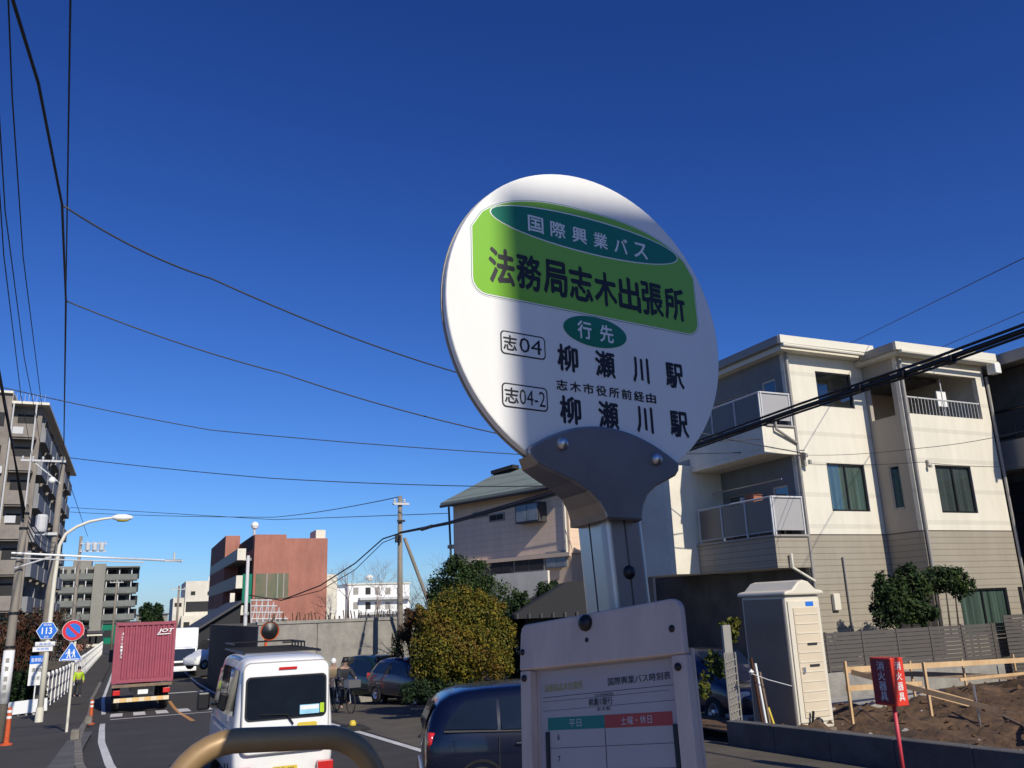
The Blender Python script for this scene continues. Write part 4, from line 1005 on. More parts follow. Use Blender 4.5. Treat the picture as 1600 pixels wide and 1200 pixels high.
# --- navy hatchback crossing the road
NC = trans('dark navy hatchback with its tail lamp to the left, partly hidden by the timetable case', 'hatchback_car', 'car', 5.37, 10.79, radians(106), None); NC.location.z -= .10; NC.scale = (.93, 1, 1)
st = [(-1.98,.70,.34,.80,.90,.60),(-1.90,.80,.28,.94,1.14,.64),(-1.76,.835,.24,.99,1.36,.62),(-1.45,.85,.22,.98,1.455,.60),(-.8,.855,.22,.965,1.475,.60),(-.1,.855,.22,.95,1.49,.61),(.35,.855,.22,.93,1.455,.60),(.75,.85,.22,.915,1.24,.60),(1.0,.85,.22,.905,1.02,.70),(1.35,.84,.22,.85,.93,.70),(1.75,.79,.24,.72,.80,.62),(1.95,.68,.28,.58,.62,.5)]
car = Car(st, M['navy'], NC)
for sg in (-1, 1):
    car.win([(-1.70,.10),(-.98,.05),(-.98,.93),(-1.40,.88),(-1.58,.60)], sg, 'quarter_window')
    car.win([(-.93,.05),(-.05,.03),(-.05,.93),(-.93,.94)], sg); car.win([(.02,.03),(.95,.10),(.62,.70),(.38,.93),(.02,.93)], sg)
    car.win([(-1.7,-.02),(1.0,-.04),(1.0,.03),(-1.7,.06)], sg, 'window_trim', 'blackmetal', .004)
    for x in (-1.22, 1.25): wheel(NC, x, sg*.76, .30, .18, sg)
    for x in (-1.22, 1.25): MB().lathe((x, sg*.80, .30), [(.36,0),(.36,sg*.062),(.33,sg*.062),(.33,0)], 24, axis='Y').build('wheel_arch', M['blackmetal'], NC)
    mb = MB(); mb.tube([(-1.87,sg*.72,.76),(-1.86,sg*.73,.98)], .055, 8); mb.build('tail_lamp', M['lampred'], NC, smooth=True)
    MB().box(.72,.92,sg*.86,sg*1.02,.95,1.08).build('door_mirror', M['navy'], NC, bevel=.03)
    for x in (-.75,.25): MB().box(x,x+.17,sg*.858,sg*.882,.80,.83).build('door_handle', M['navy'], NC, bevel=.008)
    for x in (-.97,-.02,.98): MB().box(x-.004,x+.004,sg*.845,sg*.8575,.34,.90).build('door_seam', M['dark'], NC)
    MB().lathe((1.78,sg*.60,.66), [(.001,.06),(.09,.04),(.12,0)], 12, axis='X').build('headlamp', M['signwhite'], NC, smooth=True)
MB().add([(-1.97,-.52,1.0),(-1.97,.52,1.0),(-1.83,.50,1.30),(-1.83,-.50,1.30)], [(3,2,1,0)]).build('rear_window', M['cglass'], NC)
MB().add([(1.06,-.60,1.02),(1.06,.60,1.02),(.50,.53,1.42),(.50,-.53,1.42)], [(0,1,2,3)]).build('windscreen', M['cglass'], NC)
MB().box(-2.02,-1.9,-.68,.68,.28,.52).build('bumper', M['navy'], NC, bevel=.04)
MB().box(-1.3,.3,-.5,.5,.3,.95).build('seat_row', M['dark'], NC, bevel=.08)

# --- white microvan ahead (rear toward us)
VN = trans('white box-shaped microvan seen from behind, blue sticker in the rear window', 'microvan', 'van', 2.10, 14.75, radians(-1), None)
VN.location.z = -.51
st = [(-1.70,.66,.26,.95,1.70,.58),(-1.64,.70,.20,.98,1.84,.60),(-1.45,.725,.18,.99,1.89,.60),(-.6,.735,.18,1.0,1.905,.61),(.4,.735,.18,.99,1.90,.61),(.9,.735,.18,.96,1.83,.60),(1.25,.73,.18,.92,1.50,.60),(1.52,.71,.2,.86,1.12,.64),(1.68,.66,.26,.74,.84,.58)]
van = Car(st, M['vanwhite'], VN)
for sg in (-1, 1):
    van.win([(-1.45,.12),(-.62,.08),(-.62,.90),(-1.38,.88)], sg); van.win([(-.56,.08),(.28,.08),(.28,.90),(-.56,.90)], sg); van.win([(.34,.06),(1.15,.12),(.86,.86),(.34,.90)], sg)
    for x in (-1.1, 1.12): wheel(VN, x, sg*.64, .27, .15, sg)
    MB().box(.92,1.05,sg*.78,sg*.98,.98,1.26).build('door_mirror', M['blackmetal'], VN, bevel=.03)
    MB().box(.86,1.0,sg*.72,sg*.80,1.05,1.09).build('mirror_arm', M['blackmetal'], VN)
    MB().box(-1.80,-1.70,sg*.46,sg*.68,.27,.43).build('tail_lamp', M['lampred'], VN, bevel=.01)
    MB().box(-1.2,1.0,sg*.736,sg*.743,.86,.88).build('body_crease', M['palegrey'], VN)
zb = lambda z: -1.742 + max(0,z-.95)/.9*.045   # rear slope
def rear(pts, off, name, m, th=.006):
    mb = MB(); k = len(pts); v = [Vector((zb(z)-off, -y, z)) for y, z in pts]; v += [p + Vector((th,0,0)) for p in v]
    mb.add(v, [tuple(reversed(range(k))), tuple(range(k,2*k))] + [(i,(i+1)%k,k+(i+1)%k,k+i) for i in range(k)])
    return mb.build(name, M[m], VN)
rear(rrect(-.615,.615,.585,1.815,.11), .010, 'tailgate_seam', 'trimgrey', .02)
tgate = rear(rrect(-.60,.60,.60,1.80,.10), .012, 'tailgate', 'vanwhite', .03)
rear(rrect(-.575,.575,1.03,1.62,.07), .018, 'window_seal', 'blackmetal')
rear(rrect(-.55,.55,1.05,1.60,.06), .022, 'rear_window', 'cglass', .003)
rear(rrect(-.14,.14,.70,.74,.015), .02, 'tailgate_handle', 'palegrey', .01)
rear(rrect(-.12,.14,1.70,1.735,.01), .03, 'brake_lamp', 'lampred', .02)
M['bluesticker'] = mat('blue_sticker', (.30,.62,.80), .5, var=.2); 
rear(rrect(.19,.47,1.075,1.20,.005), .024, 'sticker', 'bluesticker', .001)
rear(rrect(.20,.46,1.135,1.19,.005), .025, 'sticker', 'signwhite', .0008)
rear(rrect(.48,.54,1.08,1.21,.01), .024, 'sticker', 'hivis', .001)
rear(rrect(.16,.44,.885,.965,.03), .018, 'sticker', 'yellow', .002)
rear([(-.60,.74),(.60,.74),(.60,.755),(-.60,.755)], .016, 'tailgate_crease', 'palegrey', .008)
rear([(-.60,.655),(.60,.655),(.60,.668),(-.60,.668)], .016, 'tailgate_crease', 'palegrey', .008)
rear(rrect(-.17,.17,.24,.41,.01), .040, 'number_plate', 'yellow', .01)
text('志木 480', .26, .05, M['ink'], basis((zb(.53)-.0415,0,.375),(0,-1,0),(0,0,1)), VN, .02)
text('41-13', .26, .08, M['ink'], basis((zb(.46)-.0415,0,.295),(0,-1,0),(0,0,1)), VN, .03)
MB().tube([(zb(1.0)-.03,-.06,1.0),(zb(1.09)-.045,-.02,1.09),(zb(1.10)-.035,.36,1.11)], .009, 6).build('wiper', M['blackmetal'], VN)
MB().tube([(zb(.98)-.03,-.10,.955),(zb(1.1)-.04,0.0,1.10)], .012, 6).build('wiper_arm', M['blackmetal'], VN)
MB().box(-1.77,-1.66,-.69,.69,.14,.26).build('bumper', M['vanwhite'], VN, bevel=.03)
MB().box(-.4,.9,-.55,.55,.3,1.3).build('seat_row', M['dark'], VN, bevel=.08)
rk = MB()
for sy in (-.56,.56): rk.tube([(-1.3,sy,1.93),(1.0,sy,1.93)], .02, 6); rk.tube([(-.1,sy,2.03),(1.0,sy,2.03)], .014, 6)
for k in range(6): rk.tube([(-1.2+k*.42,-.56,1.94),(-1.2+k*.42,.56,1.94)], .016, 6)
for k in range(5): rk.tube([(-.1+k*.27,-.56,1.92),(-.1+k*.27,-.56,2.03)], .014, 6)
rk.tube([(1.0,-.56,2.03),(1.0,.56,2.03)], .014, 6); rk.tube([(-.1,-.56,2.03),(-.1,-.2,2.03)], .014, 6)
rk.build('roof_rack', M['blackmetal'], VN)
van_side_goods = MB().box(-.5,.3,.2,.5,.9,1.3).build('cargo', M['clothtan'], VN, bevel=.05)

# --- container truck going away
CT = empty('container_truck', (.62, 41, gz(41)), radians(1.0), 'maroon ribbed container on a truck seen from behind, white lettering at its top right', 'truck')
W2 = 1.22; z0, z1 = 1.22, 3.66
cb = MB().box(-W2+.03, W2-.03, .08, 6.0, z0, z1).build('container', M['maroon'], CT)
mb = MB(); nr = 9
for k in range(nr):
    x = -W2+.32 + k*((2*W2-.50)/nr); w = (2*W2-.50)/nr
    mb.prism([(x+.02,0),(x+.06,-.045),(x+w-.08,-.045),(x+w-.04,0)], (0,.079,z0+.14), (1,0,0), (0,1,0), (0,0,1), z1-z0-.26)
mb.build('corrugation', M['maroon'], cb)
for x0, x1 in ((-W2, -W2+.13), (W2-.13, W2)): MB().box(x0, x1, -.01, .075, z0, z1).build('corner_post', M['maroon'], cb, bevel=.01)
for za, zb_ in ((z0-.02, z0+.13), (z1-.11, z1+.02)): MB().box(-W2+.131, W2-.131, .0, .077, za, zb_).build('end_rail', M['maroon'], cb)
for x in (-W2+.02, W2-.2):
    for z in (z0-.04, z1-.1): MB().box(x, x+.18, -.03, .12, z, z+.14).build('corner_casting', M['maroon'], cb)
text('JOT', .60, .20, M['white'], Matrix.Translation((.80,-.022,3.28)) @ Matrix(((1,.35,0,0),(0,0,-1,0),(0,1,0,0),(0,0,0,1))), cb, .05)
mb = MB(); mb.add([(.44,-.022,3.12),(1.0,-.022,3.14),(1.02,-.022,3.18),(.46,-.022,3.16)], [(0,1,2,3)]); mb.build('emblem_stripe', M['white'], cb)
for k, ch in enumerate('JOTU1132'): text(ch, .075, .10, M['white'], basis((-.92,-.02,3.22-k*.135),(1,0,0),(0,0,1)), cb, .02)
MB().box(-1.18,1.18,-.02,.16,1.02,1.14).build('frame_beam', M['woodold'], CT)
MB().box(-.45,.45,-.0,8.4,.80,1.0).build('chassis', M['blackmetal'], CT)
for s in (-1,1):
    MB().box(s*1.12-.28*(s>0)-.0*(s<0), s*1.12+.28*(s<0), -.06, .02, .72, .92).build('tail_lamp', M['lampred'], CT, bevel=.02)
    for yy in (1.3, 2.5, 7.2):
        t = MB().lathe((s*.98, yy, .48), [(.25,-.14),(.46,-.14),(.48,-.1),(.48,.1),(.46,.14),(.25,.14)], 20, axis='X').build('tyre', M['rubber'], CT)
    MB().box(s*1.30-.09, s*1.30+.09, 7.9, 8.0, 1.75, 2.35).build('door_mirror', M['blackmetal'], CT)
    MB().box(s*1.15, s*1.3, 7.94, 7.97, 2.2, 2.24).build('mirror_arm', M['blackmetal'], CT)
MB().box(-.15,.25,-.05,-.01,.72,.9).build('number_plate', M['signwhite'], CT)
bp_ = MB()
for k in range(9): bp_.prism([(-1.06+k*.24,0),(-1.06+k*.24+.235,0),(-1.06+k*.24+.235,.16),(-1.06+k*.24,.16)], (0,-.12,.44), (1,0,0), (0,0,1), (0,1,0), .08, k % 2)
bp_.build('bumper_bar', [mat('pale_reflector', (.74,.62,.42), .5), mat('amber_reflector', (.72,.46,.18), .5)], CT)
MB().box(-1.15,1.15,6.5,8.4,.7,2.9).build('cab', M['vanwhite'], CT, bevel=.1)
MB().box(-.3,.3,-.02,.05,.46,.8).build('bumper_bracket', M['blackmetal'], CT)

# --- white box truck coming toward us
WT = empty('box_truck', (3.55, 66, gz(66)+.12), radians(180), 'white box truck coming toward us, right of the maroon container', 'truck')
wb = MB().box(-1.02,1.02,-5.6,-1.6,.85,3.3).build('cargo_box', M['white'], WT, bevel=.02)
cab = MB(); cab.prism([(-1.55,.4),(.0,.4),(.02,1.05),(-.22,1.95),(-.45,2.05),(-1.55,2.05)], (-.90,0,0), (0,1,0), (0,0,1), (1,0,0), 1.80); cab.build('cab', M['vanwhite'], WT, bevel=.05)
MB().add([(-.82,.035,1.12),(.82,.035,1.12),(.78,-.19,1.90),(-.78,-.19,1.90)], [(3,2,1,0)]).build('windscreen', M['cglass'], WT)
MB().add([(-.80,.03,1.13),(.80,.03,1.13),(.76,-.20,1.89),(-.76,-.20,1.89)], [(3,2,1,0)]).build('screen_inside', M['dark'], WT)
MB().box(-.6,.6,.02,.05,.78,.98).build('grille', M['blackmetal'], WT)
for s in (-1,1):
    MB().box(s*.84-.14,s*.84+.02 if s > 0 else s*.84+.14,.01,.06,.72,.92).build('headlamp', M['signwhite'], WT, bevel=.02)
    MB().box(s*1.06-.08,s*1.06+.08,-.05,.02,1.35,1.75).build('door_mirror', M['blackmetal'], WT)
    for yy in (-.9,-4.4): MB().lathe((s*.82, yy, .36), [(.2,-.1),(.36,-.1),(.36,.1),(.2,.1)], 18, axis='X').build('tyre', M['rubber'], WT)
MB().box(-.9,.9,.0,.12,.40,.62).build('bumper', M['vanwhite'], WT, bevel=.03)
MB().box(-.2,.2,.125,.135,.45,.58).build('number_plate', M['signwhite'], WT)
MB().box(-.5,.5,-5.5,-.2,.42,.84).build('chassis', M['blackmetal'], WT)

# --- simple parked cars (small in the picture)
def parked(x, y, az, label, paint, H_=1.5, tail=False, name='parked_car', L=1.0, group='dark cars parked by the concrete wall'):
    o = trans(label, name, 'car', x, y, az, None, group=group)
    s = [(-2.1*L,.72,.3,.85,.95,.6),(-1.95*L,.83,.24,.95,1.1,.64),(-1.55*L,.86,.22,.98,H_-.06,.62),(-.5*L,.865,.22,.97,H_,.62),(.4*L,.865,.22,.95,H_-.03,.62),(.95*L,.86,.22,.93,1.08,.66),(1.6*L,.84,.22,.85,.94,.66),(2.0*L,.76,.26,.66,.74,.58),(2.1*L,.66,.3,.55,.6,.5)]
    c = Car(s, paint, o)
    for sg in (-1, 1):
        c.win([(-1.6*L,.12),(-.45*L,.08),(-.45*L,.9),(-1.35*L,.85)], sg); c.win([(-.38*L,.08),(.85*L,.12),(.45*L,.88),(-.38*L,.9)], sg)
        for xx in (-1.3*L, 1.3*L): wheel(o, xx, sg*.78, .31, .18, sg)
        MB().box(-2.08*L,-1.98*L,sg*.55,sg*.78,.75,.98).build('tail_lamp', M['lampred'], o, bevel=.02)
        MB().box(1.9*L,2.03*L,sg*.45,sg*.74,.58,.74).build('headlamp', M['signwhite'], o, bevel=.03)
    MB().add([(-2.0*L,-.58,1.0),(-2.0*L,.58,1.0),(-1.68*L,.54,H_-.12),(-1.68*L,-.54,H_-.12)], [(3,2,1,0)]).build('rear_window', M['cglass'], o)
    MB().add([(1.05*L,-.62,1.02),(1.05*L,.62,1.02),(.52*L,.54,H_-.06),(.52*L,-.54,H_-.06)], [(0,1,2,3)]).build('windscreen', M['cglass'], o)
    return o
parked(8.9, 33.2, radians(180-20), 'dark green-tinged minivan parked under the concrete wall, left of the golden bush', mat('dark_green_paint', (.01,.03,.028), .25, .3, coat=1.), 1.75)
parked(9.3, 29.8, radians(180-15), 'dark blue car parked nearest the golden bush, in its shade', M['carblack'], 1.55)
parked(6.6, 37.5, radians(185), 'black car half hidden behind the roof rack of the white microvan', M['carblack'], 1.6)
q = hy(330, 1022, 62)
parked(q.x, 62, radians(240), 'small white van parked on the right beyond the box truck', M['vanwhite'], 1.9, name='parked_van', L=.8, group='far vehicles').location.z = q.z-.9
parked(11.8, 16.2, radians(180), 'dark car standing in the yard behind the navy hatchback', M['carblack'], 1.5, group='cars in the right hand yard')

# --- bicycle with a rider, and a second rider behind
def bicycle(x, y, rz, label):
    o = empty('bicycle', (x, y, gz(y)+.01), rz, label, 'bicycle', 'bicycles by the parked cars')
    for yy in (-.55, .52):
        w = MB(); n = 24
        w.tube([(0, yy+.31*cos(2*pi*k/n), .33+.31*sin(2*pi*k/n)) for k in range(n+1)], .018, 6, cap=False)
        for k in range(8): w.tube([(0,yy,.33),(0,yy+.3*cos(k*pi/4),.33+.3*sin(k*pi/4))], .003, 3)
        w.build('wheel', M['rubber'], o)
    f = MB()
    for a, b in (((0,.52,.33),(0,.12,.30)),((0,.12,.30),(0,.22,.82)),((0,.12,.30),(0,-.42,.80)),((0,.22,.72),(0,-.40,.88)),((0,.52,.33),(0,.20,.70)),((0,-.40,.98),(0,-.55,.33))): f.tube([a,b], .016, 6)
    f.build('frame', M['palegrey'], o)
    MB().tube([(-.28,-.30,1.02),(-.1,-.42,1.03),(.1,-.42,1.03),(.28,-.30,1.02)], .014, 6).build('handlebar', M['chrome'], o)
    MB().box(-.09,.09,.10,.34,.84,.90).build('saddle', M['blackmetal'], o, bevel=.03)
    MB().box(-.2,.2,-.82,-.5,.78,1.0).build('basket', M['metal'], o)
    return o
q = hy(536, 1102, 27.5)
bicycle(q.x, 27.5, radians(12), 'bicycle facing us just right of the white microvan, ridden by a person in black')
person((q.x, 27.75, gz(27.5)+.02), radians(12), 'person in dark clothes riding the bicycle just right of the white microvan', M['cloth'], M['cloth'], M['ink'], 'ride', .95)
q = hy(519, 1096, 30)
bicycle(q.x, 30, radians(5), 'second bicycle mostly hidden behind the white microvan')
person((q.x, 30.25, gz(30)+.02), radians(5), 'person in tan clothes and a white cap riding close behind the white microvan', M['clothtan'], M['cloth'], M['white'], 'ride', .95)
# ================================================================ BUILDINGS
def bwin(parent, name, mb_fn, spots, world=True):
    first = None
    for (x, y, z) in spots:
        if first is None:
            first = mb_fn().build(name, [M['dark'], M['palegrey'], M['glass']], parent); o = first
        else:
            o = first.copy(); COL.objects.link(o); o.parent = parent
        o.location = Vector((x, y, z)) - Vector(parent.location)
# left six-storey apartment block
AX, AY, AZ0 = -8.75, 80.0, gz(80)
A = empty('apartment_block', (AX, AY, AZ0), 0, 'tall beige apartment block with stacked balconies at the left edge', 'building')
def ap(name, m, mb, **kw): return mb.build(name, M[m], A, world=True, **kw)
ZT = 20.2; SH = 2.85
ap('wall', 'aptwall', MB().box(-22, AX-1.9, AY+.3, AY+40, AZ0, ZT+.9)); ap('wall', 'aptwall', MB().box(AX-1.899, AX, AY+1.2, AY+40, AZ0, ZT))
ap('roof_slab', 'fascia', MB().box(AX-1.9, AX+.9, AY-.1, AY+40, ZT+.002, ZT+.22)); ap('roof_slab', 'fascia', MB().box(-22.3, AX-1.92, AY, AY+40.2, ZT+.902, ZT+1.1))
for k in range(7):
    z = ZT - SH*(k+1)
    ap('balcony', 'aptwall', MB().box(AX-1.6, AX+.12, AY, AY+.14, z, z+1.15).box(AX-1.6, AX+.12, AY+.141, AY+1.19, z-.15, z+.02))
    # side balconies stepping away along the road
    for j in range(6):
        y0_ = AY+1.3+j*6.0
        ap('balcony', 'aptgrey', MB().box(AX+.002, AX+.75, y0_, y0_+5.2, z-.15, z).box(AX+.62, AX+.75, y0_, y0_+5.2, z+.001, z+1.1).box(AX+.002, AX+.619, y0_, y0_+.1, z+.001, z+1.1))
        ap('window', 'dark', MB().box(AX+.003, AX+.03, y0_+.5, y0_+4.6, z+.1, z+2.1))
        if (j+k) % 2 == 0: ap('hanging_laundry', 'aptgrey', MB().box(AX+.3, AX+.6, y0_+.4, y0_+.46, z+1.0, z+2.0))
    for x in (-12.2, -14.9): ap('window', 'dark', MB().box(x, x+1.1, AY+.26, AY+.298, z+.9, z+2.1))
    ap('window', 'dark', MB().box(AX-1.5, AX-.2, AY+1.16, AY+1.198, z+.1, z+2.2))
for j in range(7):
    ap('pilaster', 'aptwall', MB().box(AX+.002, AX+.35, AY+1.0+j*6.0, AY+1.25+j*6.0, AZ0, ZT-.01))
for x in (AX-1.75, AX-.05): ap('downpipe', 'palegrey', MB().tube([(x, AY-.06, AZ0), (x, AY-.06, ZT)], .07, 6))
mb = MB()
for k in range(9): mb.box(AX-1.9+k*.3, AX-1.88+k*.3, AY-.08, AY-.06, ZT+.22, ZT+.9)
ap('roof_rail', 'palegrey', mb)
for k, (x, z) in enumerate(((-10.4,17.6),(-11.6,14.2),(-10.2,10.1),(-11.4,6.3))): ap('air_conditioner', 'palegrey', MB().box(x, x+.8, AY-.02, AY+.25, z, z+.6), bevel=.02)
# far grey apartments
FY = 200
F_ = empty('far_apartment_block', (-8, FY, gz(FY)), 0, 'distant grey-brown apartment block with dark balcony bands above the maroon container', 'building')
def fp(name, m, mb, **kw): return mb.build(name, M[m], F_, world=True, **kw)
z0 = gz(FY); zt = hy(150,884,FY).z
xl = hy(86,900,FY).x; xm = hy(157,900,FY).x; xr = hy(214,910,FY).x
fp('wall', 'aptfar', MB().box(xl-6, xm, FY+1.5, FY+14, z0, zt)); fp('wall', 'aptfar', MB().box(xm+.001, xr-.8, FY+3, FY+20, z0, zt-.4))
fp('stair_tower', 'aptfar', MB().box(xm-1.3, xm+.9, FY-.5, FY+1.49, z0, zt+.4)); fp('penthouse', 'aptfar', MB().box(xl+3, xm-2, FY+2, FY+8, zt+.01, zt+1.4))
for k in range(6):
    z = zt - 2.75*(k+1)
    fp('balcony', 'aptfar2', MB().box(xl-6, xm-1.31, FY, FY+.2, z, z+1.2).box(xl-6, xm-1.31, FY+.201, FY+1.49, z-.2, z))
    fp('balcony', 'aptfar2', MB().box(xm+.91, xr, FY+1, FY+1.2, z-.2, z+1.0).box(xm+.91, xr, FY+1.201, FY+2.99, z-.4, z-.2))
    for j in range(6): fp('window', 'dark', MB().box(xl-5+j*2.6, xl-3.2+j*2.6, FY+1.45, FY+1.499, z+.1, z+2.1))
    for j in range(3): fp('window', 'dark', MB().box(xm+1.3+j*2.3, xm+2.9+j*2.3, FY+2.95, FY+2.999, z, z+2.0))
    for j in range(7): fp('partition', 'palegrey', MB().box(xl-5.3+j*2.2, xl-5.1+j*2.2, FY+.21, FY+1.4, z+.001, z+2.4))
    for j in range(3): fp('partition', 'palegrey', MB().box(xm+1.1+j*2.4, xm+1.3+j*2.4, FY+1.21, FY+2.8, z-.19, z+2.2))
fp('roof_slab', 'aptfar2', MB().box(xm-1.5, xr+.4, FY+.4, FY+20, zt+.0, zt+.3) if False else MB().box(xm+.95, xr+.4, FY+.4, FY+20, zt-.39, zt-.1))
# white stepped building
WY = 150
Wb = empty('white_stepped_building', (10, WY, gz(WY)), 0, 'white stepped building with a small red roof sign, right of the maroon container', 'building')
def wp(name, m, mb, **kw): return mb.build(name, M[m], Wb, world=True, **kw)
g = lambda px, py: hy(px, py, WY)
wp('wall', 'cream2', MB().box(g(288,950).x, g(350,950).x, WY, WY+14, gz(WY), g(300,908).z)); wp('wall', 'cream2', MB().box(g(270,950).x, g(288,950).x-.01, WY+.5, WY+14, gz(WY), g(280,934).z))
wp('annex', 'cream', MB().box(g(283,950).x, g(345,950).x, WY-3, WY-.01, gz(WY), g(300,962).z))
mb = MB(); mb.box(g(290,950).x, g(326,950).x, WY-.05, WY-.01, g(300,956).z, g(300,940).z); wp('window', 'dark', mb)
for px in (298, 324): mb = MB(); mb.box(g(px,930).x, g(px+7,930).x, WY-.04, WY-.005, g(px,930).z, g(px,924).z); wp('window', 'dark', mb)
for px in (274, 281): mb = MB(); mb.box(g(px,930).x, g(px+4,930).x, WY+.45, WY+.495, g(px,948).z, g(px,942).z); wp('window', 'dark', mb)
for px in (288, 304, 322): mb = MB(); mb.box(g(px,930).x, g(px+9,930).x, WY-3.05, WY-3.005, g(px,985).z, g(px,972).z); wp('window', 'dark', mb)
wp('roof_sign', 'red', MB().box(g(330,905).x, g(342,905).x, WY-.2, WY, g(336,912).z, g(336,904).z))
wp('sign_backing', 'white', MB().box(g(326,905).x, g(346,905).x, WY+.01, WY+.2, g(336,914).z, g(336,901).z))
wp('awning', 'brick_red', MB().box(g(283,950).x, g(330,950).x, WY-4.2, WY-3.06, g(300,990).z, g(300,987).z))

# red building
RY = 80.0
Rb = empty('red_building', (9.8, RY, gz(RY)), 0, 'terracotta-red flat-roofed building with dark shaded balconies on its left side', 'building')
def rp(name, m, mb, **kw): return mb.build(name, M[m] if isinstance(m, str) else m, Rb, world=True, **kw)
g = lambda px, py: hy(px, py, RY)
x0 = g(398,850).x; x1 = g(512,850).x; z1 = g(450,841).z; zb_ = gz(RY); YE = RY+30
rp('wall', 'brick_red', MB().box(x0, x1, RY, YE, zb_, z1))
rp('parapet', 'brick_red', MB().box(x0, g(448,840).x, RY+.05, YE, z1+.002, z1+.35))
rp('rear_block', 'brick_red', MB().box(hy(353,838,RY+12).x, x0-.02, RY+12, YE, zb_, hy(353,837,RY+12).z))
rp('stair_tower', 'cream', MB().box(g(497,830).x, g(512,830).x, RY+1, RY+4, z1+.003, g(500,828).z+.1))
rp('side_wall', 'cream', MB().box(x1+.002, g(529,900).x, RY+.5, YE, zb_, g(520,897).z))
w = MB().box(g(400,900).x, g(451,900).x, RY-.06, RY-.005, g(420,935).z, g(420,896).z).build('window', mat('green_glass', (.10,.15,.09), .12, var=.4, scale=.6, col2=(.22,.17,.12)), Rb, world=True)
for t in (.33, .66, .85):
    xx = g(400,900).x*(1-t)+g(451,900).x*t
    mb = MB().box(xx-.05, xx+.05, RY-.1, RY-.061, g(420,935).z, g(420,896).z); mb.v = [v-Vector(Rb.location) for v in mb.v]; mb.build('mullion', M['trimgrey'], w)
# balconies on the shaded left side: parapet bands with pale ends
zs = [ (g(385,875).z, g(385,857).z), (g(383,919).z, g(383,899).z), (g(378,961).z, g(378,946).z) ]
for k, (za, zc) in enumerate(zs):
    xx = x0-1.45
    rp('balcony', M['trimgrey'], MB().box(xx, xx+.2, RY+.3, YE, za, zc).box(xx+.2, x0-.001, RY+.9, YE, za, za+.25))
    rp('balcony_end', 'cream', MB().box(xx-.02, xx+.72, RY, RY+.29, za, zc))
    rp('window', 'dark', MB().box(x0-.05, x0-.002, RY+1.5, YE-.5, zc+.05, zc+1.3))
rp('side_post', 'cream', MB().box(x0-1.9, x0-1.5, RY+.1, RY+.6, zb_, zs[1][0]-.4))
rp('green_banner', 'dgreen', MB().box(x0-.9, x0-.1, RY-.1, RY, g(385,942).z, g(385,897).z))
rp('roof_ball', 'white', MB().lathe(tuple(g(405,816)+Vector((0,3,0))), [(.001,-.38),(.27,-.27),(.38,0),(.27,.27),(.001,.38)], 14))
rp('aerial', 'palegrey', MB().tube([tuple(g(404,840)+Vector((0,3,0))), tuple(g(404,818)+Vector((0,3,0)))], .12, 6))
# scaffold / bike shelter in front of it
SF = empty('white_scaffold', (g(395,975).x, RY-6, gz(RY)), 0, 'white lattice scaffold at the foot of the red building', 'scaffold')
g2 = lambda px, py: hy(px, py, RY-6)
mb = MB()
for k in range(7):
    px = 392+k*9; mb.tube([g2(px,1000), g2(px,936+max(0,k-3)*9)], .045, 5)
for py in (938, 947, 957, 967, 977): mb.tube([g2(392,py), g2(min(450, 425+(py-938)*.9),py)], .06, 5)
for k in range(5): mb.tube([g2(392+k*9,975), g2(401+k*9,940+max(0,k-3)*9)], .05, 5)
mb.build('lattice', M['palegrey'], SF, world=True)
mb = MB(); a_, b_ = g2(392,1000), g2(448,968); mb.box(a_.x, b_.x, RY-5.9, RY-5.7, a_.z, b_.z); mb.build('net', M['aptgrey'], SF, world=True)
# dark roofed shop in shade, left foot of the red building
g3 = lambda px, py: hy(px, py, 68)
DS = empty('dark_shop', (g3(345,1040).x, 68, gz(68)), 0, 'dark low sloping-roofed shop in shade between the box truck and the red building', 'building')
a_, b_, c_ = g3(311,986), g3(352,962), g3(375,1000)
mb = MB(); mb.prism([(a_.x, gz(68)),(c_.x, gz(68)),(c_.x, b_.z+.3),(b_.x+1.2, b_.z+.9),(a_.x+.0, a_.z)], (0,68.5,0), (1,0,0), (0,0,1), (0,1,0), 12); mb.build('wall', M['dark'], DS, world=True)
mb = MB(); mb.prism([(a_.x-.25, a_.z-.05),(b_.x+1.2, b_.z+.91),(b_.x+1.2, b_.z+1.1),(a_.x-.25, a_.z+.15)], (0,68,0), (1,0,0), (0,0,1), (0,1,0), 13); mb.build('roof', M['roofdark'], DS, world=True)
for k in range(6):
    p_ = g3(335+k*8, 1052); single(MB().lathe((0,0,0), [(.001,0),(.16,0),(.2,.25),(.001,.5)], 8), 'flower_pot', M['white'], ['leftmost','second','third','fourth','fifth','rightmost'][k]+' small white planter in the row in front of the dark shop', 'planter', 'white planters in front of the dark shop').location = (p_.x, 66, gz(66))
q = hy(322, 1045, 66)
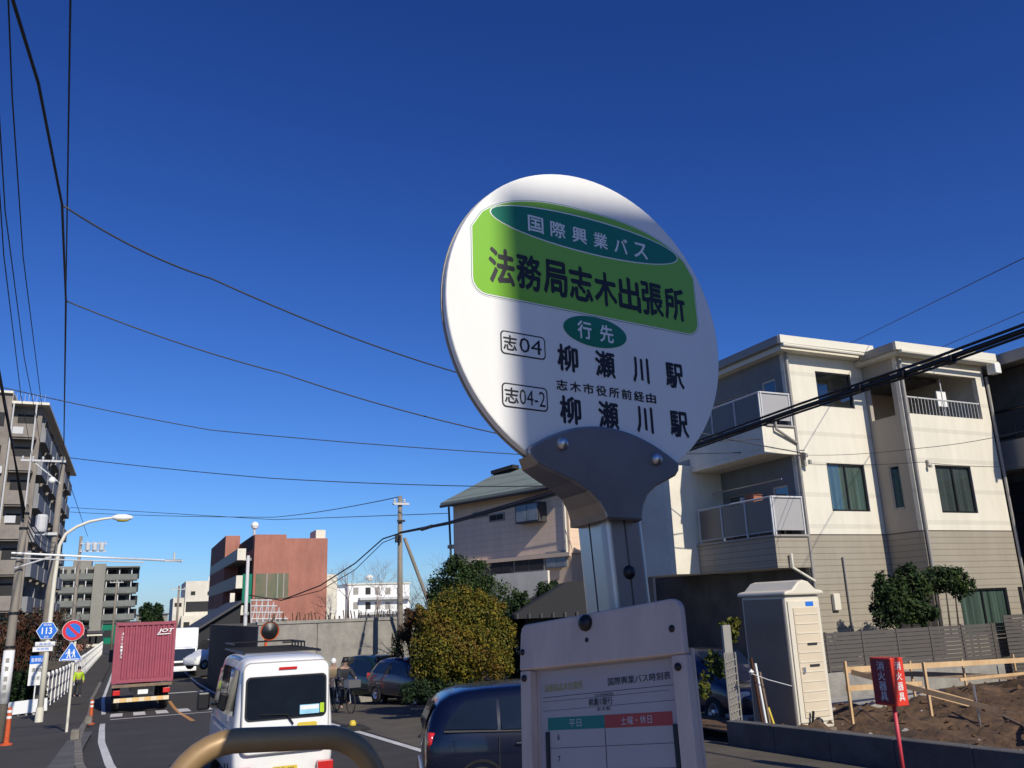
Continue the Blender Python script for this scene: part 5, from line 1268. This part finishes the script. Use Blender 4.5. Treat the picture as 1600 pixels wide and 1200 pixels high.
# concrete retaining wall with panels
RW = empty('retaining_wall', (7.5, 36.5, gz(36)), 0, 'tall grey concrete retaining wall behind the parked cars', 'wall')
mb = None; xw = 4.75; ztop = 1.58
while xw < 12.4:
    MB().box(xw+.006, xw+2.39, 36.5, 36.9, -2.2, ztop+random.uniform(-.01,.01)).build('wall_panel', M['conc'], RW, world=True, bevel=.012, seg=1); xw += 2.4
MB().box(4.7, 12.5, 36.45, 36.95, ztop+.02, ztop+.14).build('coping', M['conc'], RW, world=True)
single(MB().box(4.75, 40, 36.9, 60, -2.2, ztop-.05), 'upper_ground', M['earth'], 'raised ground behind the retaining wall', 'ground')
bpy.data.objects['upper_ground']['kind'] = 'structure'; del bpy.data.objects['upper_ground']['category']
tb = MB(); rnd = random.Random(5)
for k in range(70):
    x = 5.2+k*.1+rnd.uniform(-.04,.04); h = rnd.uniform(.15,.5); tb.tube([(x,37.1,ztop),(x+rnd.uniform(-.1,.1),37.1,ztop+h)], .025, 4)
single(tb, 'dry_hedge', M['leafr2'], 'row of short dry brown stems on top of the retaining wall', 'hedge')
# white apartments right of the red building
YW = 140
g = lambda px, py: hy(px, py, YW)
WA = empty('white_apartments', (g(580,960).x, YW, gz(YW)), 0, 'low white apartment row behind the retaining wall, left of the utility pole', 'building')
def wa(name, m, mb, **kw): return mb.build(name, M[m], WA, world=True, **kw)
wa('wall', 'white', MB().box(g(543,940).x, g(640,940).x, YW, YW+10, gz(YW), g(590,913).z)); wa('wall', 'white', MB().box(g(520,940).x, g(543,940).x-.01, YW+1, YW+10, gz(YW), g(530,919).z))
for px in (552, 571, 586, 602, 620):
    for py in (924, 947): wa('window', 'dark' if px % 2 else 'trimgrey', MB().box(g(px,py).x, g(px+8,py).x, YW-.05, YW-.004, g(px,py+5).z, g(px,py-6).z))
for py in (934, 957): wa('balcony', 'palegrey', MB().box(g(560,py).x, g(638,py).x, YW-1.2, YW-.06, g(590,py+3).z, g(590,py-1).z))
wa('roof_tank', 'white', MB().lathe(tuple(g(577,903)), [(.001,-.6),(.5,-.4),(.7,0),(.5,.4),(.001,.6)], 12))
wa('roof_slab', 'fascia', MB().box(g(542,940).x, g(641,940).x, YW-.2, YW+10, g(590,913).z+.01, g(590,911).z))

# tan house with the grey-green roof
pr0 = pd(886, 762, 31.0); zeave = pr0.z; pl0 = hz(708, 792, zeave)
T = empty('tan_house', (pr0.x, pr0.y, gz(30)), 0, 'tan two-storey house with a grey-green roof and bay window, left of the bus stop post', 'house')
fx_ = (pr0-pl0); L_ = fx_.length; fx_ = fx_.normalized(); fy_ = Vector((-fx_.y, fx_.x, 0))
if fy_.y < 0: fy_ = -fy_
def tl(px, py):      # picture direction to (distance along the long wall from its left end, height)
    r = ray(px, py); n = fy_; t = (pl0 - Vector((0,0,CZ))).dot(n)/r.dot(n); p = r*t + Vector((0,0,CZ)); return (p-pl0).dot(fx_), p.z
def TB(mb, u0, u1, v0, v1, z0, z1, m=0): return mb.frame(Vector((pl0.x,pl0.y,0)) + fx_*u0 + fy_*v0 + Vector((0,0,z0)), fx_*(u1-u0), fy_*(v1-v0), Vector((0,0,z1-z0)), m)
def tp(name, m, mb, **kw): return mb.build(name, M[m] if isinstance(m, str) else m, T, world=True, **kw)
zg = -1.3; zm = tl(800, 872)[1]
tp('wall', 'brownsiding', TB(MB(), 0, L_, 0, 6.5, zm, zeave+.1)); tp('lower_wall', 'tan', TB(MB(), .1, L_-.1, .12, 6.4, zg, zm-.01))
tp('side_wall', 'cream', TB(MB(), L_+.002, L_+.9, 1.0, 6.3, zm-.3, zeave-.2))
tp('belt', 'tan', TB(MB(), -.1, L_+.05, -.12, -.003, zm-.12, zm+.02))
# roof: low hip with overhang, ridge set back
def TPt(u, v, z): return Vector((pl0.x, pl0.y, 0)) + fx_*u + fy_*v + Vector((0,0,z))
rz_ = zeave+1.75
ev = [TPt(-.12,-.6,zeave+.02), TPt(L_+.3,-.6,zeave+.02), TPt(L_+.3,7.2,zeave+.02), TPt(-.12,7.2,zeave+.02)]
def roofpt(px, py, v):
    r = ray(px, py); o_ = pl0 + fy_*v - Vector((0,0,CZ)); t = o_.dot(fy_)/r.dot(fy_); return r*t + Vector((0,0,CZ))
rd = [roofpt(780, 737, 2.6), roofpt(905, 716, 2.6)]
mb = MB(); up = Vector((0,0,.12)); mb.add(ev + [p+up for p in ev] + rd, [(3,2,1,0),(0,1,5,4),(1,2,6,5),(2,3,7,6),(3,0,4,7),(4,5,9,8),(5,6,9),(6,7,8,9),(7,4,8)])
tp('roof', 'roofgreen', mb)
mb = MB(); mb.tube([ev[0]+Vector((0,0,-.03)), ev[1]+Vector((0,0,-.03))], .06, 8); tp('gutter', 'roofdark', mb)
mb = MB(); mb.tube([TPt(-.05,-.2,zeave), TPt(-.05,-.1,zm-.3), TPt(-.05,-.1,zg)], .045, 6); tp('downpipe', 'roofdark', mb)
mb = MB(); mb.tube([TPt(L_-.1,-.08,zeave), TPt(L_-.1,-.08,zm)], .045, 6); tp('downpipe', 'cream', mb)
mb = MB(); mb.bar(roofpt(772,739,2.3), roofpt(806,729,2.3), .4, .16); tp('roof_heater', 'dark', mb)
def twin(px0, py0, px1, py1, name='window', proud=.04, m='dark', fr='trimgrey'):
    u0, za = tl(px0, py1); u1, zb2 = tl(px1, py0)
    w = TB(MB(), u0-.06, u1+.06, -proud, -.002, za-.06, zb2+.06).build('window', M[fr], T, world=True)
    inv = Matrix.Translation(-Vector(T.location))
    mb = TB(MB(), u0, (u0+u1)/2-.02, -proud-.02, -proud-.001, za, zb2); TB(mb, (u0+u1)/2+.02, u1, -proud-.02, -proud-.001, za, zb2); mb.v = [inv @ v for v in mb.v]
    mb.build('pane', M[m], w); return w
twin(767, 803, 787, 814); twin(741,800,762,808)
M['winrefl'] = mat('reflecting_pane', (.22,.24,.27), .12, var=.5, scale=1.5)
twin(820, 787, 852, 817, proud=.45, m='winrefl', fr='roofdark')
twin(770, 874, 800, 895, m='dark', fr='roofdark'); twin(806, 868, 850, 893, m='dark', fr='trimgrey'); twin(856, 862, 885, 886, m='winrefl', fr='trimgrey')
twin(722, 876, 746, 900, m='dark', fr='cream')
u0, zz_ = tl(765, 905); u1, _ = tl(890, 880)
mb = TB(MB(), u0, L_, -1.25, -.1, zz_-.95, zz_-.75); TB(mb, u0, L_, -1.25, -1.15, zz_-.749, zz_+.1); tp('balcony', 'cream', mb)
mb = TB(MB(), u0-.8, L_, -1.6, -.05, zz_-1.9, zz_-1.75); tp('lean_to_roof', 'aptgrey', mb)
mb = TB(MB(), -.9, .0, .4, 2.5, tl(700,850)[1]-.15, tl(700,850)[1]); tp('porch_roof', 'tan', mb)
# dark tiled outbuilding beside it
dq = pd(868, 905, 25); K_ = empty('tiled_outbuilding', (dq.x, dq.y, gz(24)), radians(-20), 'dark outbuilding with a tiled roof in shade behind the bus stop post', 'building')
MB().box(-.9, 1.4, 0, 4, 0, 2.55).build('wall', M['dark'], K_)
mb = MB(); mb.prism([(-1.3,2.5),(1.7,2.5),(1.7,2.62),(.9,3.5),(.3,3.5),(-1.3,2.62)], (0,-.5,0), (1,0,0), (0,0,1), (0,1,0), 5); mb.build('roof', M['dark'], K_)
for k in range(9): MB().box(-1.25+k*.35,-1.19+k*.35,-.56,-.50,2.5,2.64).build('eave_tile', M['roofdark'], K_)

# ================================================================ TREES AND BUSHES
def bush(name, label, cat, base, blobs, n, size, mats, seed, trunk=None, group=None):
    o = empty(name, base, 0, label, cat, group)
    leafcloud(blobs, n, size, [M[m] for m in mats], 'crown', o, seed)
    if cat in ('hedge', 'plant'): return o
    mb = MB(); rnd = random.Random(seed); b = Vector(base)
    for (c, r, w) in blobs[:6]:
        c = Vector(c); mid = b.lerp(c, .5)+Vector((rnd.uniform(-.2,.2), 0, 0)); mb.tube([b, mid, c], [.09,.06,.02], 6)
    mb.build('trunk', M['bark'], o, world=True)
    return o
def blob(px, py, y, rpx, rz=None, w=1.):
    c = hy(px, py, y); s = (c-Vector((0,0,CZ))).dot(CF)/FPX; r = rpx*s
    return (tuple(c), (r, r*.95, (rz or rpx)*s), w*(rpx/40)**2)
Y = 23.2
bl = [blob(676,972,Y,30), blob(715,950,Y,38), blob(757,964,Y,34), blob(782,1000,Y,26,34), blob(664,1015,Y,28,38), blob(700,1005,Y-.5,42), blob(745,1015,Y-.5,40), blob(776,1036,Y,28), blob(668,1052,Y,26), blob(720,1055,Y,40,25)]
bush('golden_bush', 'rounded golden-olive bush behind the navy hatchback, left of the bus stop post', 'bush', (8.2, Y, gz(Y)), bl, 34000, .045, ['leafy2','leafy1','leafy2','leafy2','leafy1','leafy3'], 11)
Y = 27
bl = [blob(724,908,Y,50,38), blob(700,950,Y,38), blob(768,945,Y,44), blob(690,930,Y,22), blob(768,985,Y,22), blob(722,940,Y,48,40)]
bush('evergreen_tree', 'dark rounded evergreen tree behind the golden bush in front of the tan house', 'tree', (9.6, Y, gz(Y)), bl, 22000, .055, ['leafd1','leafd2','leafd3'], 12)
Y = 24.5
bl = [blob(812,950,Y,22), blob(800,985,Y,20,40), blob(830,985,Y,24,36), blob(856,925,Y,22,16), blob(800,1040,Y,18)]
bush('dark_shrub', 'dark shrub between the evergreen and the timetable case', 'bush', (10.6, Y, gz(Y)), bl, 6000, .06, ['leafd1','leafd3'], 13)
Y = 30
bl = [blob(650,965,Y,20,16), blob(632,988,Y,13,16), blob(622,1010,Y,11,22), blob(655,1000,Y,22,26)]
bush('bare_brown_shrub', 'brownish shrub at the foot of the utility pole behind the parked cars', 'bush', (9.5, Y, gz(Y)), bl, 5000, .055, ['leafr1','leafr2','leafd1'], 14)
# hedge skirt and low plants under the golden bush
Y = 22.6
bl = [blob(640+k*22, 1082, Y, 19, 17) for k in range(8)]
bush('low_hedge', 'low dark hedge under the golden bush along the parking edge', 'hedge', (7.6, Y, gz(Y)), bl, 6000, .05, ['leafd3','leafd1','leafd3'], 15)
# shrub behind the slat fence at the cream house
Y = 15.95
bl = [blob(1395,935,Y,34,32), blob(1430,915,Y,34,28), blob(1470,905,Y,34,22), blob(1500,915,Y,24,20), blob(1385,960,Y,24,24), blob(1420,950,Y,36,26), blob(1380,915,Y,18)]
o = empty('garden_shrub', (18.0, Y, .2), 0, 'dark leafy garden shrub with thin stems behind the slat fence by the cream house', 'bush')
leafcloud(bl, 11000, .055, [M['leafd1'], M['leafd2'], M['leafd3']], 'crown', o, 16)
mb = MB()
for px, tx in ((1428,1415),(1455,1450),(1487,1478),(1500,1492),(1475,1465)): mb.tube([hy(px,995,Y), hy(tx,925,Y)], [.03,.015], 5)
mb.build('trunk', M['bark'], o, world=True)
Y = 13.2
bl = [blob(1140,985,Y,14,16), blob(1118,1040,Y,16,22), blob(1150,975,Y,8,10), blob(1100,1075,Y,12,20)]
bush('yard_weeds', 'thin olive weeds growing left of the portable toilet', 'plant', (9.9, Y, gz(Y)), bl, 900, .05, ['leafd2','leafy2'], 17)
# left verge: bare russet thicket, dark greenery
Y = 50
bl = [blob(24,985,Y,34,28), blob(50,1000,Y,24,24), blob(70,975,Y+28,30,24), blob(108,985,Y+34,22,30), blob(40,1030,Y,28,28), blob(92,1012,Y+36,28,26), blob(10,1040,Y,24,30), blob(126,1010,Y+48,14,18)]
o = empty('russet_thicket', (-5.5, Y, gz(Y)), 0, 'russet leafless thicket behind the white fence and the road signs at left', 'hedge')
leafcloud(bl, 9000, .10, [M['leafr1'], M['leafr2'], M['leafd3'], M['leafr1']], 'crown', o, 18)
mb = MB(); rnd = random.Random(21)
for k in range(9):
    b_ = hy(2+k*6, 1070, Y+rnd.uniform(-1,1)); twigs(mb, (b_.x, b_.y, gz(Y)), (rnd.uniform(-.15,.15),0,1), 1.5, .05, 3, rnd, .35)
mb.build('branches', M['leafr1'], o, world=True)
Y = 46
bl = [blob(20,1075,Y,26,22), blob(50,1085,Y,24,18), blob(8,1095,Y,18,14), blob(40,1060,Y,20,16)]
bush('dark_verge_shrub', 'dark green shrub behind the white barrier board at left', 'bush', (-5.2, Y, gz(Y)), bl, 4500, .08, ['leafd1','leafd3'], 19)
# bare trees
def bare_tree(px, py, y, h, label, seed):
    q = hy(px, py, y); zb_ = q.z-h
    o = empty('bare_tree', (q.x, y, zb_), 0, label, 'tree', 'bare winter trees behind the retaining wall'); mb = MB(); rnd = random.Random(seed)
    mb.tube([(0,0,0),(0,0,h*.35)], [.10,.06], 6); mb.build('trunk', M['bark'], o)
    mb = MB()
    for k in range(5): twigs(mb, (0,0,h*.34), (rnd.gauss(0,.5), rnd.gauss(0,.5), 1), h*.27, .035, 4, rnd, .5)
    mb.build('branches', M['twig'], o); return o
bare_tree(590, 880, 70, 5.5, 'bare tree with a twiggy crown above the white apartments', 31)
bare_tree(545, 885, 76, 4.5, 'small bare tree beside the cream side wall of the red building', 32)
bare_tree(690, 880, 34, 4.6, 'bare tree leaning against the left corner of the tan house', 33)
bare_tree(655, 915, 40, 4, 'bare tree between the utility pole and the tan house', 34)
for k, (px, w_) in enumerate(((228,10),(246,8),(240,14))):
    Y = 170+k*6; q = hy(px, 960, Y)
    bush('far_tree', ['small dark conifer left of the white stepped building', 'thin dark tree beside the white stepped building', 'low dark trees above the maroon container'][k], 'tree', (q.x, Y, gz(Y)), [blob(px,962,Y,w_,18,1)], 900, .3, ['leafd3','leafd1'], 40+k)
# far street clutter at the vanishing point: low buildings
for k, (px0, px1, pyt, Y, m_, lab) in enumerate(((100,132,985,150,'brick_red','low red-brown shop front beyond the round sign'),(132,160,990,165,'cream','small pale shop at the far end of the pavement'),(214,262,962,220,'aptfar','far low grey building row above the container'),(160,215,975,180,'dgreen','dark green netted far building above the container'))):
    a_ = hy(px0, pyt, Y); b_ = hy(px1, pyt, Y)
    o = empty('far_building', ((a_.x+b_.x)/2, Y, gz(Y)), 0, lab, 'building')
    w = MB().box(a_.x, b_.x, Y, Y+10, gz(Y), a_.z).build('wall', M[m_], o, world=True)
    for j in range(3):
        t = (j+.5)/3; x = a_.x+(b_.x-a_.x)*t; MB().box(x-.6, x+.6, Y-.05, Y-.004, (gz(Y)+a_.z)/2-.6, (gz(Y)+a_.z)/2+.7).build('window', M['dark'], o, world=True)
    MB().box(a_.x-.3, b_.x+.3, Y-.3, Y+10, a_.z+.01, a_.z+.3).build('roof', M['roofdark'], o, world=True)
bx_ = hy(12, 930, 52); 
# ================================================================ BUILDING LOT
PT = empty('portable_toilet', (11.24, 12.9, LZ), 0, 'cream portable toilet cabin with a domed white roof on the building lot', 'toilet cabin')
MB().box(-.41,.41,-.6,.62,0,2.30).build('cabin', M['toilet'], PT, bevel=.04)
MB().box(-.416,-.411,-.54,.56,.06,2.24).build('side_panel', mat('shaded_plastic_side', (.27,.21,.155), .6), PT)  # shade on the cabin's left side is put into the panel colour
MB().box(-.37,.37,-.625,-.601,.12,2.2).build('door_frame', M['toilet'], PT, bevel=.01)
d_ = MB().box(-.27,.30,-.64,-.626,.20,2.08).build('door', M['toiletside'], PT, bevel=.008)
for k in range(11): MB().box(-.25,.28,-.650,-.6405,.30+k*.165,.315+k*.165).build('rib', M['toilet'], d_)
MB().box(-.04,.18,-.655,-.641,1.42,1.46).build('vent_slot', M['dark'], d_); MB().box(-.04,.18,-.655,-.641,1.05,1.09).build('vent_slot', M['dark'], d_)
MB().box(-.22,-.17,-.67,-.641,.95,1.05).build('handle', M['metal'], d_)
MB().box(.04,.22,-.632,-.6255,2.10,2.18).build('sign', M['blue'], PT)
mb = MB(); n = 10
sec_ = [(-.47,0),(-.45,.07),(-.28,.10),(-.12,.24),(.0,.27),(.12,.24),(.28,.10),(.45,.07),(.47,0)]
mb.prism(sec_, (0,-.68,2.301), (1,0,0), (0,0,1), (0,1,0), 1.36); mb.build('roof', M['toilet'], PT, bevel=.03)
MB().box(-.42,.42,-.62,.64,-.08,-.001).build('skid', M['woodold'], PT)
MB().tube([(-.18,-.66,0),(-.16,-.72,.32)], .025, 6).build('drain_pipe', M['blackmetal'], PT)
MB().lathe((-.08,-.74,.14), [(.001,-.07),(.06,-.05),(.08,0),(.06,.05),(.001,.07)], 10, axis='Y').build('drain_cap', M['blackmetal'], PT)
def post(px, pyt, pyb, y, label, w=.045, m='wood'):
    a, b = hy(px[0], pyt, y), hy(px[1], pyb, y)
    single(MB().box(-w/2, w/2, -w/2, w/2, -.25, a.z-LZ), 'survey_stake', M[m], label, 'stake', 'timber stakes on the building lot').location = ((a.x+b.x)/2, y, LZ)
post((1322,1330),1033,1128,12.6,'leftmost timber stake beside the portable toilet')
post((1441,1460),1035,1137,12.0,'near timber stake right of the red fire box',.05)
post((1421,1433),1033,1110,13.9,'thin timber stake behind the red fire box',.04)
post((1503,1514),1030,1100,14.2,'timber stake in the middle of the long top board',.04)
post((1583,1588),1022,1060,15.0,'timber stake at the right edge',.04)
post((1522,1533),1070,1150,10.9,'grey iron stake standing in the soil near the low wall',.03,'metal')
def board(p, q, w, h, label, m='wood'): single(MB().bar(p, q, w, h), 'batter_board', M[m], label, 'board', 'timber boards of the building setting-out frame')
board(hy(1318,1047,13.0), hy(1640,1029,14.6), .02, .11, 'long pale top board running to the right edge')
board(hy(1335,1050,13.4), hy(1640,1060,15.1), .02, .11, 'grey shaded board just below the long top board', 'woodold')
board(hy(1322,1076,12.7), hy(1440,1068,13.9), .02, .10, 'short lower board right of the portable toilet')
board(hy(1330,1050,12.55), hy(1560,1110,10.6), .02, .09, 'dark sloping board crossing behind the red fire box', 'woodold')
board(hy(1440,1078,12.6), hy(1520,1100,12.2), .02, .14, 'pale short board lying across two stakes')
board(hy(1500,1062,13.4), hy(1600,1052,14.4), .02, .06, 'thin orange-toned rail near the right edge')
board(hz(1530,1102,-.25), hz(1650,1160,-.2), .03, .05, 'long thin batten lying on the soil at lower right', 'woodold')
# gate stack of poles left of the toilet
GS = empty('folding_gate', (9.85, 12.9, LZ), 0, 'folded silver accordion gate left of the portable toilet', 'gate')
mb = MB()
for k in range(5):
    x = 9.72+k*.06; mb.tube([(x,12.75,LZ),(x,12.75,LZ+1.35)], .014, 5)
for k in range(10): mb.tube([(9.72,12.74,LZ+.1+k*.12),(9.96,12.74,LZ+.16+k*.12)], .008, 4)
mb.build('lattice', M['trimgrey'], GS, world=True)
MB().box(9.78,9.95,12.8,12.86,LZ,1.5).build('louvre_panel', M['trimgrey'], GS, world=True)
WP = empty('stacked_poles', (10.3, 12.5, LZ), 0, 'rusty and white poles tied with rope beside the portable toilet', 'pole bundle')
for k,(x,m_,h) in enumerate(((10.22,'leafr1',1.25),(10.30,'white',1.15),(10.38,'woodold',1.0),(10.48,'yellow',.4))): MB().tube([(x,12.5,LZ),(x-.08,12.55,LZ+h)], .025, 6).build('pole', M[m_], WP, world=True)
MB().tube([hy(1173,1052,12.4), hy(1200,1062,12.35), hy(1237,1072,12.25)], .008, 5).build('rope', M['palegrey'], WP, world=True)
MB().lathe(tuple(hy(1174,1050,12.35)), [(.001,-.05),(.05,0),(.001,.05)], 8).build('knot', M['white'], WP, world=True)
# red fire box on a post
q = hy(1392, 1066, 8.4)
FB = empty('fire_equipment_box', (q.x, 8.45, gz(8.4)), radians(0), 'scarlet fire box with white characters on a thin red post by the low wall', 'fire box')
zb_ = hy(1395,1104,8.4).z - gz(8.4); zt_ = hy(1385,1028,8.4).z - gz(8.4)
MB().box(-.02,.20,-.11,.24,zb_,zt_).build('box', M['redbox'], FB, bevel=.012)
MB().tube([(.10,.05,0),(.10,.05,zb_)], .026, 10).build('post', mat('pinkish_red_post', (.62,.06,.08), .5), FB, smooth=True)
for k, ch in enumerate('消火器具'): text(ch, .10, .10, M['signwhite'], basis((.09,-.1125,zt_-.10-k*.125),(1,0,0),(0,0,1)), FB, .02)
for k, ch in enumerate('消火器具'): text(ch, .12, .11, M['signwhite'], basis((-.0246,.065,zt_-.10-k*.125),(0,-1,0),(0,0,1)), FB, .01)
MB().box(-.024,-.0205,-.08,.21,zb_+.03,zt_-.03).build('door_panel', mat('dark_red_door', (.30,.02,.03), .4), FB)
# traffic island end with reflectors
q = Vector((6.2, 18.2, gz(18.2)))
TI = empty('rubber_hump', q, radians(20), 'black rubber kerb ramp with a yellow reflector beside the navy hatchback', 'kerb ramp')
mb = MB(); mb.prism([(-.42,0),(.42,0),(.22,.16),(-.16,.20)], (0,-.2,.0), (1,0,0), (0,0,1), (0,1,0), .45); mb.build('ramp', M['rubber'], TI, bevel=.03)
MB().lathe((-.1,0,.2), [(.07,0),(.075,.05),(.04,.1),(.001,.11)], 12).build('reflector', M['yellow'], TI, smooth=True)
MB().box(.25,.7,-.25,.3,0,.11).build('kerb_end', M['kerb'], TI, bevel=.03)
q = hy(551, 1140, 21); 
TJ = empty('rubber_hump', (q.x, 21, gz(21)), radians(10), 'second kerb reflector, just right of the white microvan', 'kerb ramp')
mb = MB(); mb.prism([(-.45,0),(.45,0),(.25,.12),(-.2,.14)], (0,-.2,0), (1,0,0), (0,0,1), (0,1,0), .45); mb.build('ramp', M['rubber'], TJ, bevel=.03)
MB().lathe((0,0,.13), [(.08,0),(.085,.05),(.05,.11),(.001,.12)], 12).build('reflector', M['yellow'], TJ, smooth=True)
# convex mirror from behind on an orange pole
q = hy(416, 986, 34)
CM = empty('convex_mirror', (q.x, 34, gz(34)), 0, 'orange road mirror on its orange pole in front of the retaining wall', 'road mirror')
zc = q.z-gz(34)
MB().tube([(0,0,0),(0,0,zc+.2)], .06, 10).build('pole', M['orange'], CM)
MB().lathe((.12,-.1,zc), [(.001,.10),(.2,.08),(.33,.02),(.35,-.02)], 24, axis='Y').build('mirror_back', M['orange'], CM, smooth=True)
MB().lathe((.12,-.14,zc), [(.001,-.06),(.18,-.03),(.30,.02)], 24, axis='Y').build('mirror_face', M['blackmetal'], CM, smooth=True)
MB().box(-.1,.1,-.1,-.05,zc-.95,zc-.8).build('plate', M['signwhite'], CM)
q = hy(381, 1015, 42); 
JB = empty('junction_box', (q.x, 42, gz(42)), 0, 'white pillar box beside the slim pale pole at the end of the retaining wall', 'utility box')
MB().box(-.3,.3,-.2,.2,0,1.9).build('cabinet', M['white'], JB, bevel=.05); MB().box(-.2,.2,-.1,.1,1.9,2.4).build('cap', M['white'], JB, bevel=.1)

# ================================================================ WIRES
Ptop = Vector((t2.x, 45, t2.z))
w1 = hz(110,0,9.3); d_ = (w1-Ptop); d_2 = w1 + d_.normalized()*22
wire('overhead_wire', [Ptop+Vector((0,0,.05)), w1, d_2], .014, M['cable'], 'thin overhead wire rising nearly straight up from the second pole crossarm', 'overhead wires on the left', sag=0)
# thick cable with two service drops
c0 = Ptop+Vector((.03,-.1,-.1)); c1 = hz(103,470,8.6); c2 = hz(97,320,8.4); c3 = hz(60,130,8.3); c4 = hz(20,0,8.3); c5 = c4+(c4-c3)*4
wire('overhead_cable', [c0, c1, c2, c3, c4, c5], .022, M['cable'], 'thick black overhead cable crossing the top left corner, with two drops joined to it', 'overhead wires on the left', sag=0, n=6)
for pts, y_, lab in (([(13,0),(19,150),(36,400),(66,640)], 0, 'thin wire just right of the thick cable at the top left'), ([(0,200),(8,330),(38,560),(58,660)], 1, 'thin wire fading down toward the apartments at left'), ([(0,310),(6,400),(22,530),(33,620)], 2, 'left edge wire coming down to the near pole'), ):
    zz_ = [8.9, 8.6, 8.4][y_]; P_ = [hz(px, py, zz_) for px, py in pts]; P_ = [P_[0]+(P_[0]-P_[1])*2] + P_
    e_ = Ptop + Vector((-.5-.4*y_, -.1, -.1)); P_ = [p for p in P_ if p.y < 44] + [e_]
    wire('overhead_wire', P_, .011, M['cable'], lab, 'overhead wires on the left', n=4)
# bundle sagging to the near pole
for k in range(4):
    e_ = Vector((-2.85, 25.85, 4.95-k*.1)); a_ = hz(-6-k*4, 560-k*25, 7.3); b_ = hz(8+k*2, 640+k*6, 7.0)
    wire('cable_bundle', [a_ + (a_-b_)*3, a_, b_, e_], .025-k*.003, M['cable'], ['upper', 'second', 'third', 'lowest'][k] + ' strand of the black cable bundle dropping onto the near concrete pole', 'cable bundle at the near pole', n=6)
    wire('cable_bundle', [e_, Vector((-3.5, 44.8, 5.6-k*.15))], .016, M['cable'], ['upper', 'second', 'third', 'lowest'][k] + ' strand running on from the near pole to the second pole', 'cable bundle at the near pole', sag=.25+.1*k)
# diagonal stay
wire('stay_wire', [Ptop, hy(60,625,60)], .012, M['cablegrey'], 'faint diagonal wire leaning left above the second pole', 'overhead wires on the left')
wire('stay_wire', [Ptop+Vector((0,0,-.3)), hy(137,838,75)], .018, M['cablegrey'], 'faint wire running down from the second pole to the far transformer pole', 'overhead wires on the left')
# service drops across the road to the cream house
hA = Vector((17.34, 18.1, 5.9)); hB = Vector((15.9, 18.3, 6.3))
wire('service_drop', [c2, hz(330,435,8.0).lerp(hA,.0), pd(725,585,19.5), hA], .016, M['cablegrey'], 'upper service drop swinging from the thick cable behind the sign disc to the cream house', 'service drops over the road', sag=.12)
wire('service_drop', [c1, pd(440,583,20), pd(800,682,20), hB], .015, M['cablegrey'], 'second service drop passing under the first, behind the sign disc', 'service drops over the road', sag=.1)
wire('service_drop', [pd(-10,602,23), pd(330,672,26), pd(830,711,26), Vector((17.3,18.1,6.0))], .014, M['cablegrey'], 'long service wire crossing the whole left sky to the sign bracket', 'service drops over the road', sag=.05)
wire('service_drop', [Ptop, pd(420,747,36), pd(760,760,33), pd(1000,752,28)], .018, M['cablegrey'], 'wire from the second pole running right toward the tan house roof', 'service drops over the road', sag=.05)
wire('service_drop', [pd(110,793,60), pd(430,812,50), pd(700,802,40)], .018, M['cablegrey'], 'faint far wire behind the utility pole at mid height', 'far wires')
p3 = Vector((P3.location.x, 34, hy(625,776,34).z))
wire('service_drop', [pd(110,800,62), pd(430,808,50), p3], .018, M['cablegrey'], 'faint far wire rising to the top of the golden bush utility pole', 'far wires', sag=.1)
# heavy cables on the right side of the road
XK = 9.9
for k in range(3):
    dz = (0, .075, -.06)[k]
    P_ = [Vector((XK, 33.8, 5.08+dz*.4)), Vector((XK, 27.8, 4.86+dz*.6)), Vector((XK, 18.8, 4.79+dz)), Vector((XK, 12.98, 4.90+dz)), Vector((XK, 10.34, 4.97+dz)), Vector((XK, 7.8, 5.0+dz)), Vector((XK, 5.0, 5.1+dz)), Vector((XK, -6, 5.6+dz))]
    wire('heavy_cable', P_, (.036,.020,.018)[k], M['cable'], ('thickest of the black cables sweeping from the utility pole to the upper right', 'upper thin black cable lashed above the thick one at right', 'lower thin black cable under the thick one at right')[k], 'heavy black cables along the right side', n=8)
for yy, dl, lb in ((29.6,.3,'left'),(30.1,.3,'middle'),(30.5,.3,'right'),(9.0,.1,'farthest'),(8.2,.1,'second'),(7.4,.1,'nearest')):
    single(MB().tube([(XK,yy,4.94+(.04 if yy<20 else 0)),(XK,yy+dl,4.94+(.04 if yy<20 else 0))], .07, 8), 'cable_clamp', M['blackmetal'], lb+(' splice sleeve on the black cable in front of the tan house' if yy > 20 else ' clamp on the black cable before the cream house'), 'clamp', 'clamps on the heavy black cable')
for k in range(2):
    wire('heavy_cable', [Vector((XK, 33.8, 5.06-k*.1)), hy(598,842+k*6,36), hy(555,880+k*10,38), hy(500,915+k*8,41), hy(440,938,44), hy(389,930,44)], .03-.012*k, M['cable'], ('thick black cable dropping left from the utility pole past the red building', 'thin black cable hanging below the thick one left of the utility pole')[k], 'heavy black cables along the right side', n=4)
wire('overhead_wire', [pd(1325,538,30), pd(1600,403,16), pd(1900,250,11)], .010, M['cablegrey'], 'thin wire rising to the right edge above the cream house', 'overhead wires on the right')
wire('overhead_wire', [pd(1440,556,30), pd(1600,487,20), pd(1850,380,14)], .010, M['cablegrey'], 'lower thin wire rising to the right edge above the cream house', 'overhead wires on the right')
for k, (x0_, y0_, x1_, y1_) in enumerate(((1255,662,1600,672),(1262,700,1600,712))):
    wire('house_wire', [Vector((17.34,18.05,5.85-.25*k)), pd(1440,700+k*22,17.5), pd(1620,668+k*60,16)], .006, M['cablegrey'], ('upper','lower')[k]+' thin wire sagging across the lit wall of the cream house', 'wires over the cream house front', sag=.05)
bpy.context.view_layer.update()
